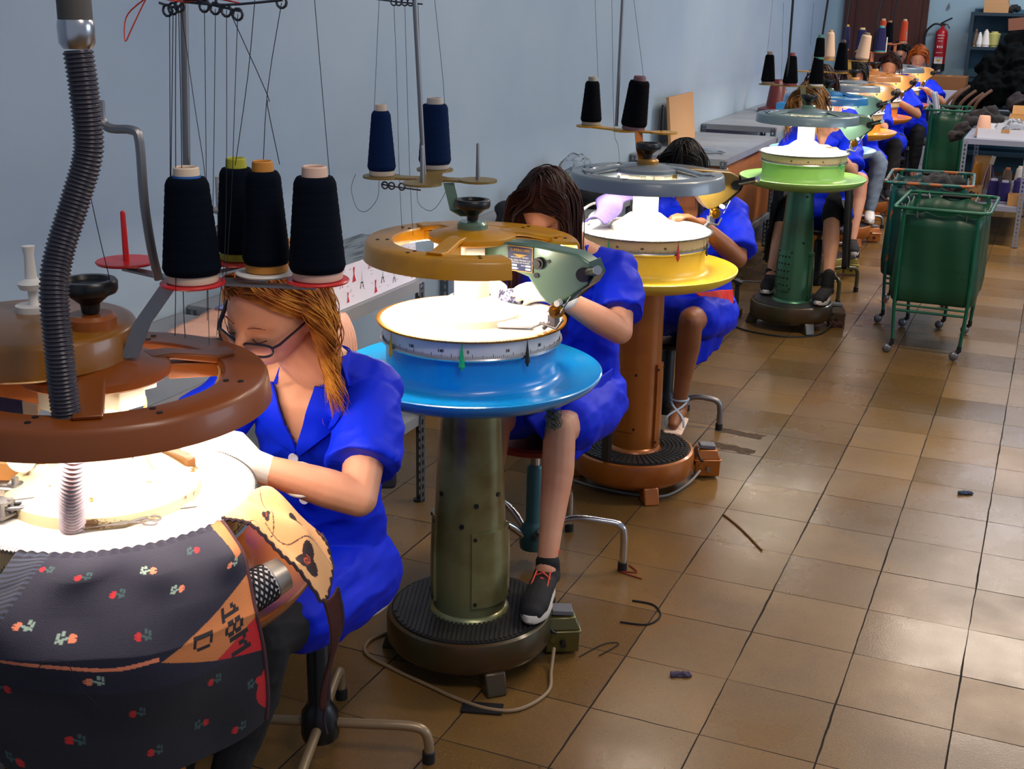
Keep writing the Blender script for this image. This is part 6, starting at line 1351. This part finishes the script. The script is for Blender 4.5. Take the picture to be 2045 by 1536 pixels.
for Mi_, az_, c_ in ((M3, 36, 'r'), (FM[1], -16, 'r'), (FM[2], -8, 'k')):
    R = RZ(R_(az_)); lb_ = MB().box(R@V((.155, -.0335, 1.185)), (.045, .003, .05), R).build('maker_label', red_p if c_ == 'r' else gun, Mi_, smooth=False)
    MB().box(R@V((.155, -.0355, 1.168)), (.043, .001, .014), R).box(R@V((.155, -.0355, 1.198)), (.036, .001, .008), R).build('label_print', white_p, lb_, smooth=False)
tag(MB().grid(lambda u, v: (-1.12+.06*u+.02*sin(v*3)+.05*v, 12.42-.03*u+.015*sin(u*9), 1.02-.40*v), 12, 14, .006).build('white_cloth', mat('pale_grey_cloth', '#c4c6cc', .85), None, angle=180), 'pale grey knitted cloth hanging from the farthest dial', 'cloth')
q = MB().lathe([(0, 0), (.16, 0), (.155, .03), (.09, .05), (.06, .26), (.05, .27), (0, .27)], 32); o = q.build('maroon_stand', mat('maroon_plastic', '#5a1418', .4), None); o.location = (-2.2, 10.75, .901); tag(o, 'maroon conical stand on the long table behind the green tray machine', 'stand')
o = MB().box((0, 0, .06), (.14, .22, .12)).box((0, .0, .121), (.10, .18, .004)).build('blue_case', mat('mid_blue_plastic', '#1f6ea8', .4), None, smooth=False, bevel=.01); o.location = (-2.02, 10.3, .901); tag(o, 'blue plastic case beside the maroon stand on the long table', 'box')
# ------------------------------------------------------------------ floor clutter: cables, threads, foot pedal
cab = mat('beige_cable', '#8c7558', .5); cab_g = mat('grey_cable', '#8e8c88', .5)
def floor_cable(pts, r, m, label): return tag(MB().tube(smooth_path(pts, 8), r, 10).build('power_cable', m, None), label, 'cable', None)
floor_cable([(-1.62, 2.92, .006), (-1.65, 2.84, .006), (-1.62, 2.77, .006), (-1.50, 2.725, .006), (-1.391, 2.695, .006), (-1.28, 2.665, .006), (-1.18, 2.655, .006), (-1.106, 2.69, .006), (-1.07, 2.80, .006), (-1.10, 2.90, .012), (-1.118, 2.965, .045)], .0055, cab, 'beige power cable looping on the floor before the second machine')
floor_cable([(-1.72, 4.46, .005), (-1.68, 4.36, .005), (-1.55, 4.285, .005), (-1.40, 4.255, .005), (-1.27, 4.255, .005), (-1.18, 4.30, .005), (-1.13, 4.42, .02), (-1.108, 4.505, .045)], .005, cab_g, 'grey power cable on the floor before the third machine')
floor_cable([(-1.95, 7.6, .005), (-1.70, 7.25, .005), (-1.55, 6.93, .005), (-1.30, 6.84, .005), (-1.10, 6.95, .005), (-1.04, 7.18, .03)], .005, gun, 'dark cable lying on the floor before the fourth machine')
floor_cable([(-2.3, 6.9, .005), (-2.1, 7.1, .005), (-1.95, 7.45, .005), (-2.1, 7.8, .005), (-1.9, 8.1, .005), (-1.6, 8.2, .005)], .005, cab_g, 'grey cable curling on the floor under the orange board table')
pd = thing('foot_pedal', (-1.60, 7.17, 0), 'black foot pedal standing at the left of the green machine base', 'pedal')
MB().tube([(-.01, 0, .03), (-.015, 0, .20), (-.04, .01, .235)], .012, 10).tube([(-.07, 0, .05), (-.055, .0, .20)], .006, 8).box((-.03, 0, .225), (.09, .06, .018), RY(.35)).box((-.03, 0, .03), (.10, .06, .04)).build('pedal_body', gun, pd)
def scrap(pts, m, label, r=.0016): tag(MB().tube(smooth_path(pts, 6), r, 5).build('thread_scrap', m, None), label, 'thread', 'thread scraps on the floor')
scrap([(-1.03, 3.42, .003), (-.96, 3.42, .003), (-.92, 3.36, .003), (-.94, 3.29, .003), (-1.02, 3.27, .003)], thread_m, 'curved dark thread scrap on the floor right of the second machine', .003)
scrap([(-1.06, 3.02, .003), (-1.02, 3.12, .003), (-.98, 3.14, .003), (-1.01, 3.05, .003)], thread_m, 'thin dark thread beside the control box of the second machine')
scrap([(-.94, 4.22, .003), (-.85, 4.12, .003), (-.74, 3.97, .003)], mat('tan_thread', '#6a4c28', .9), 'straight tan scratch-like thread on a floor tile in the middle aisle', .0035)
scrap([(-1.12, 3.66, .003), (-1.08, 3.62, .003), (-1.13, 3.60, .003), (-1.05, 3.58, .003)], mat('red_thread', '#8a2a1c', .9), 'reddish thread at the foot of the teal post stool', .0022)
def fluff(x, y, r, m, label): tag(lump('lint_ball', [(x, y, r*.7), (x+r*.5, y+r*.2, r*.6)], [r, r*.7], r*.35, m, label, 'lint', r*.4, (90, 90, 90)), None, None, 'lint balls on the floor')
fluff(-.765, 3.045, .008, mat('purple_lint', '#4a4058', .95), 'purple-grey lint ball on the floor in the lower middle')
fluff(-.135, 4.83, .008, mat('blue_lint', '#3c4a60', .95), 'blue-grey lint on the floor at the right')
fluff(-1.03, 7.22, .025, mat('brown_lint', '#4a2c22', .95), 'reddish dark lint beside the control box of the green machine')
bk = MB().box((-1.205, 2.86, .006), (.10, .07, .006), RZ(.3)).prism([(-.05, 0), (.05, 0), (.035, .06), (-.035, .06)], -.02, .02, RZ(.3), (-1.205, 2.80, 0)); 
tag(MB().box((-1.20, 2.655, .004), (.11, .05, .004), RZ(.3)).build('black_tape', gun, None, smooth=False), 'black tape patch on the floor in front of the second machine', 'tape')
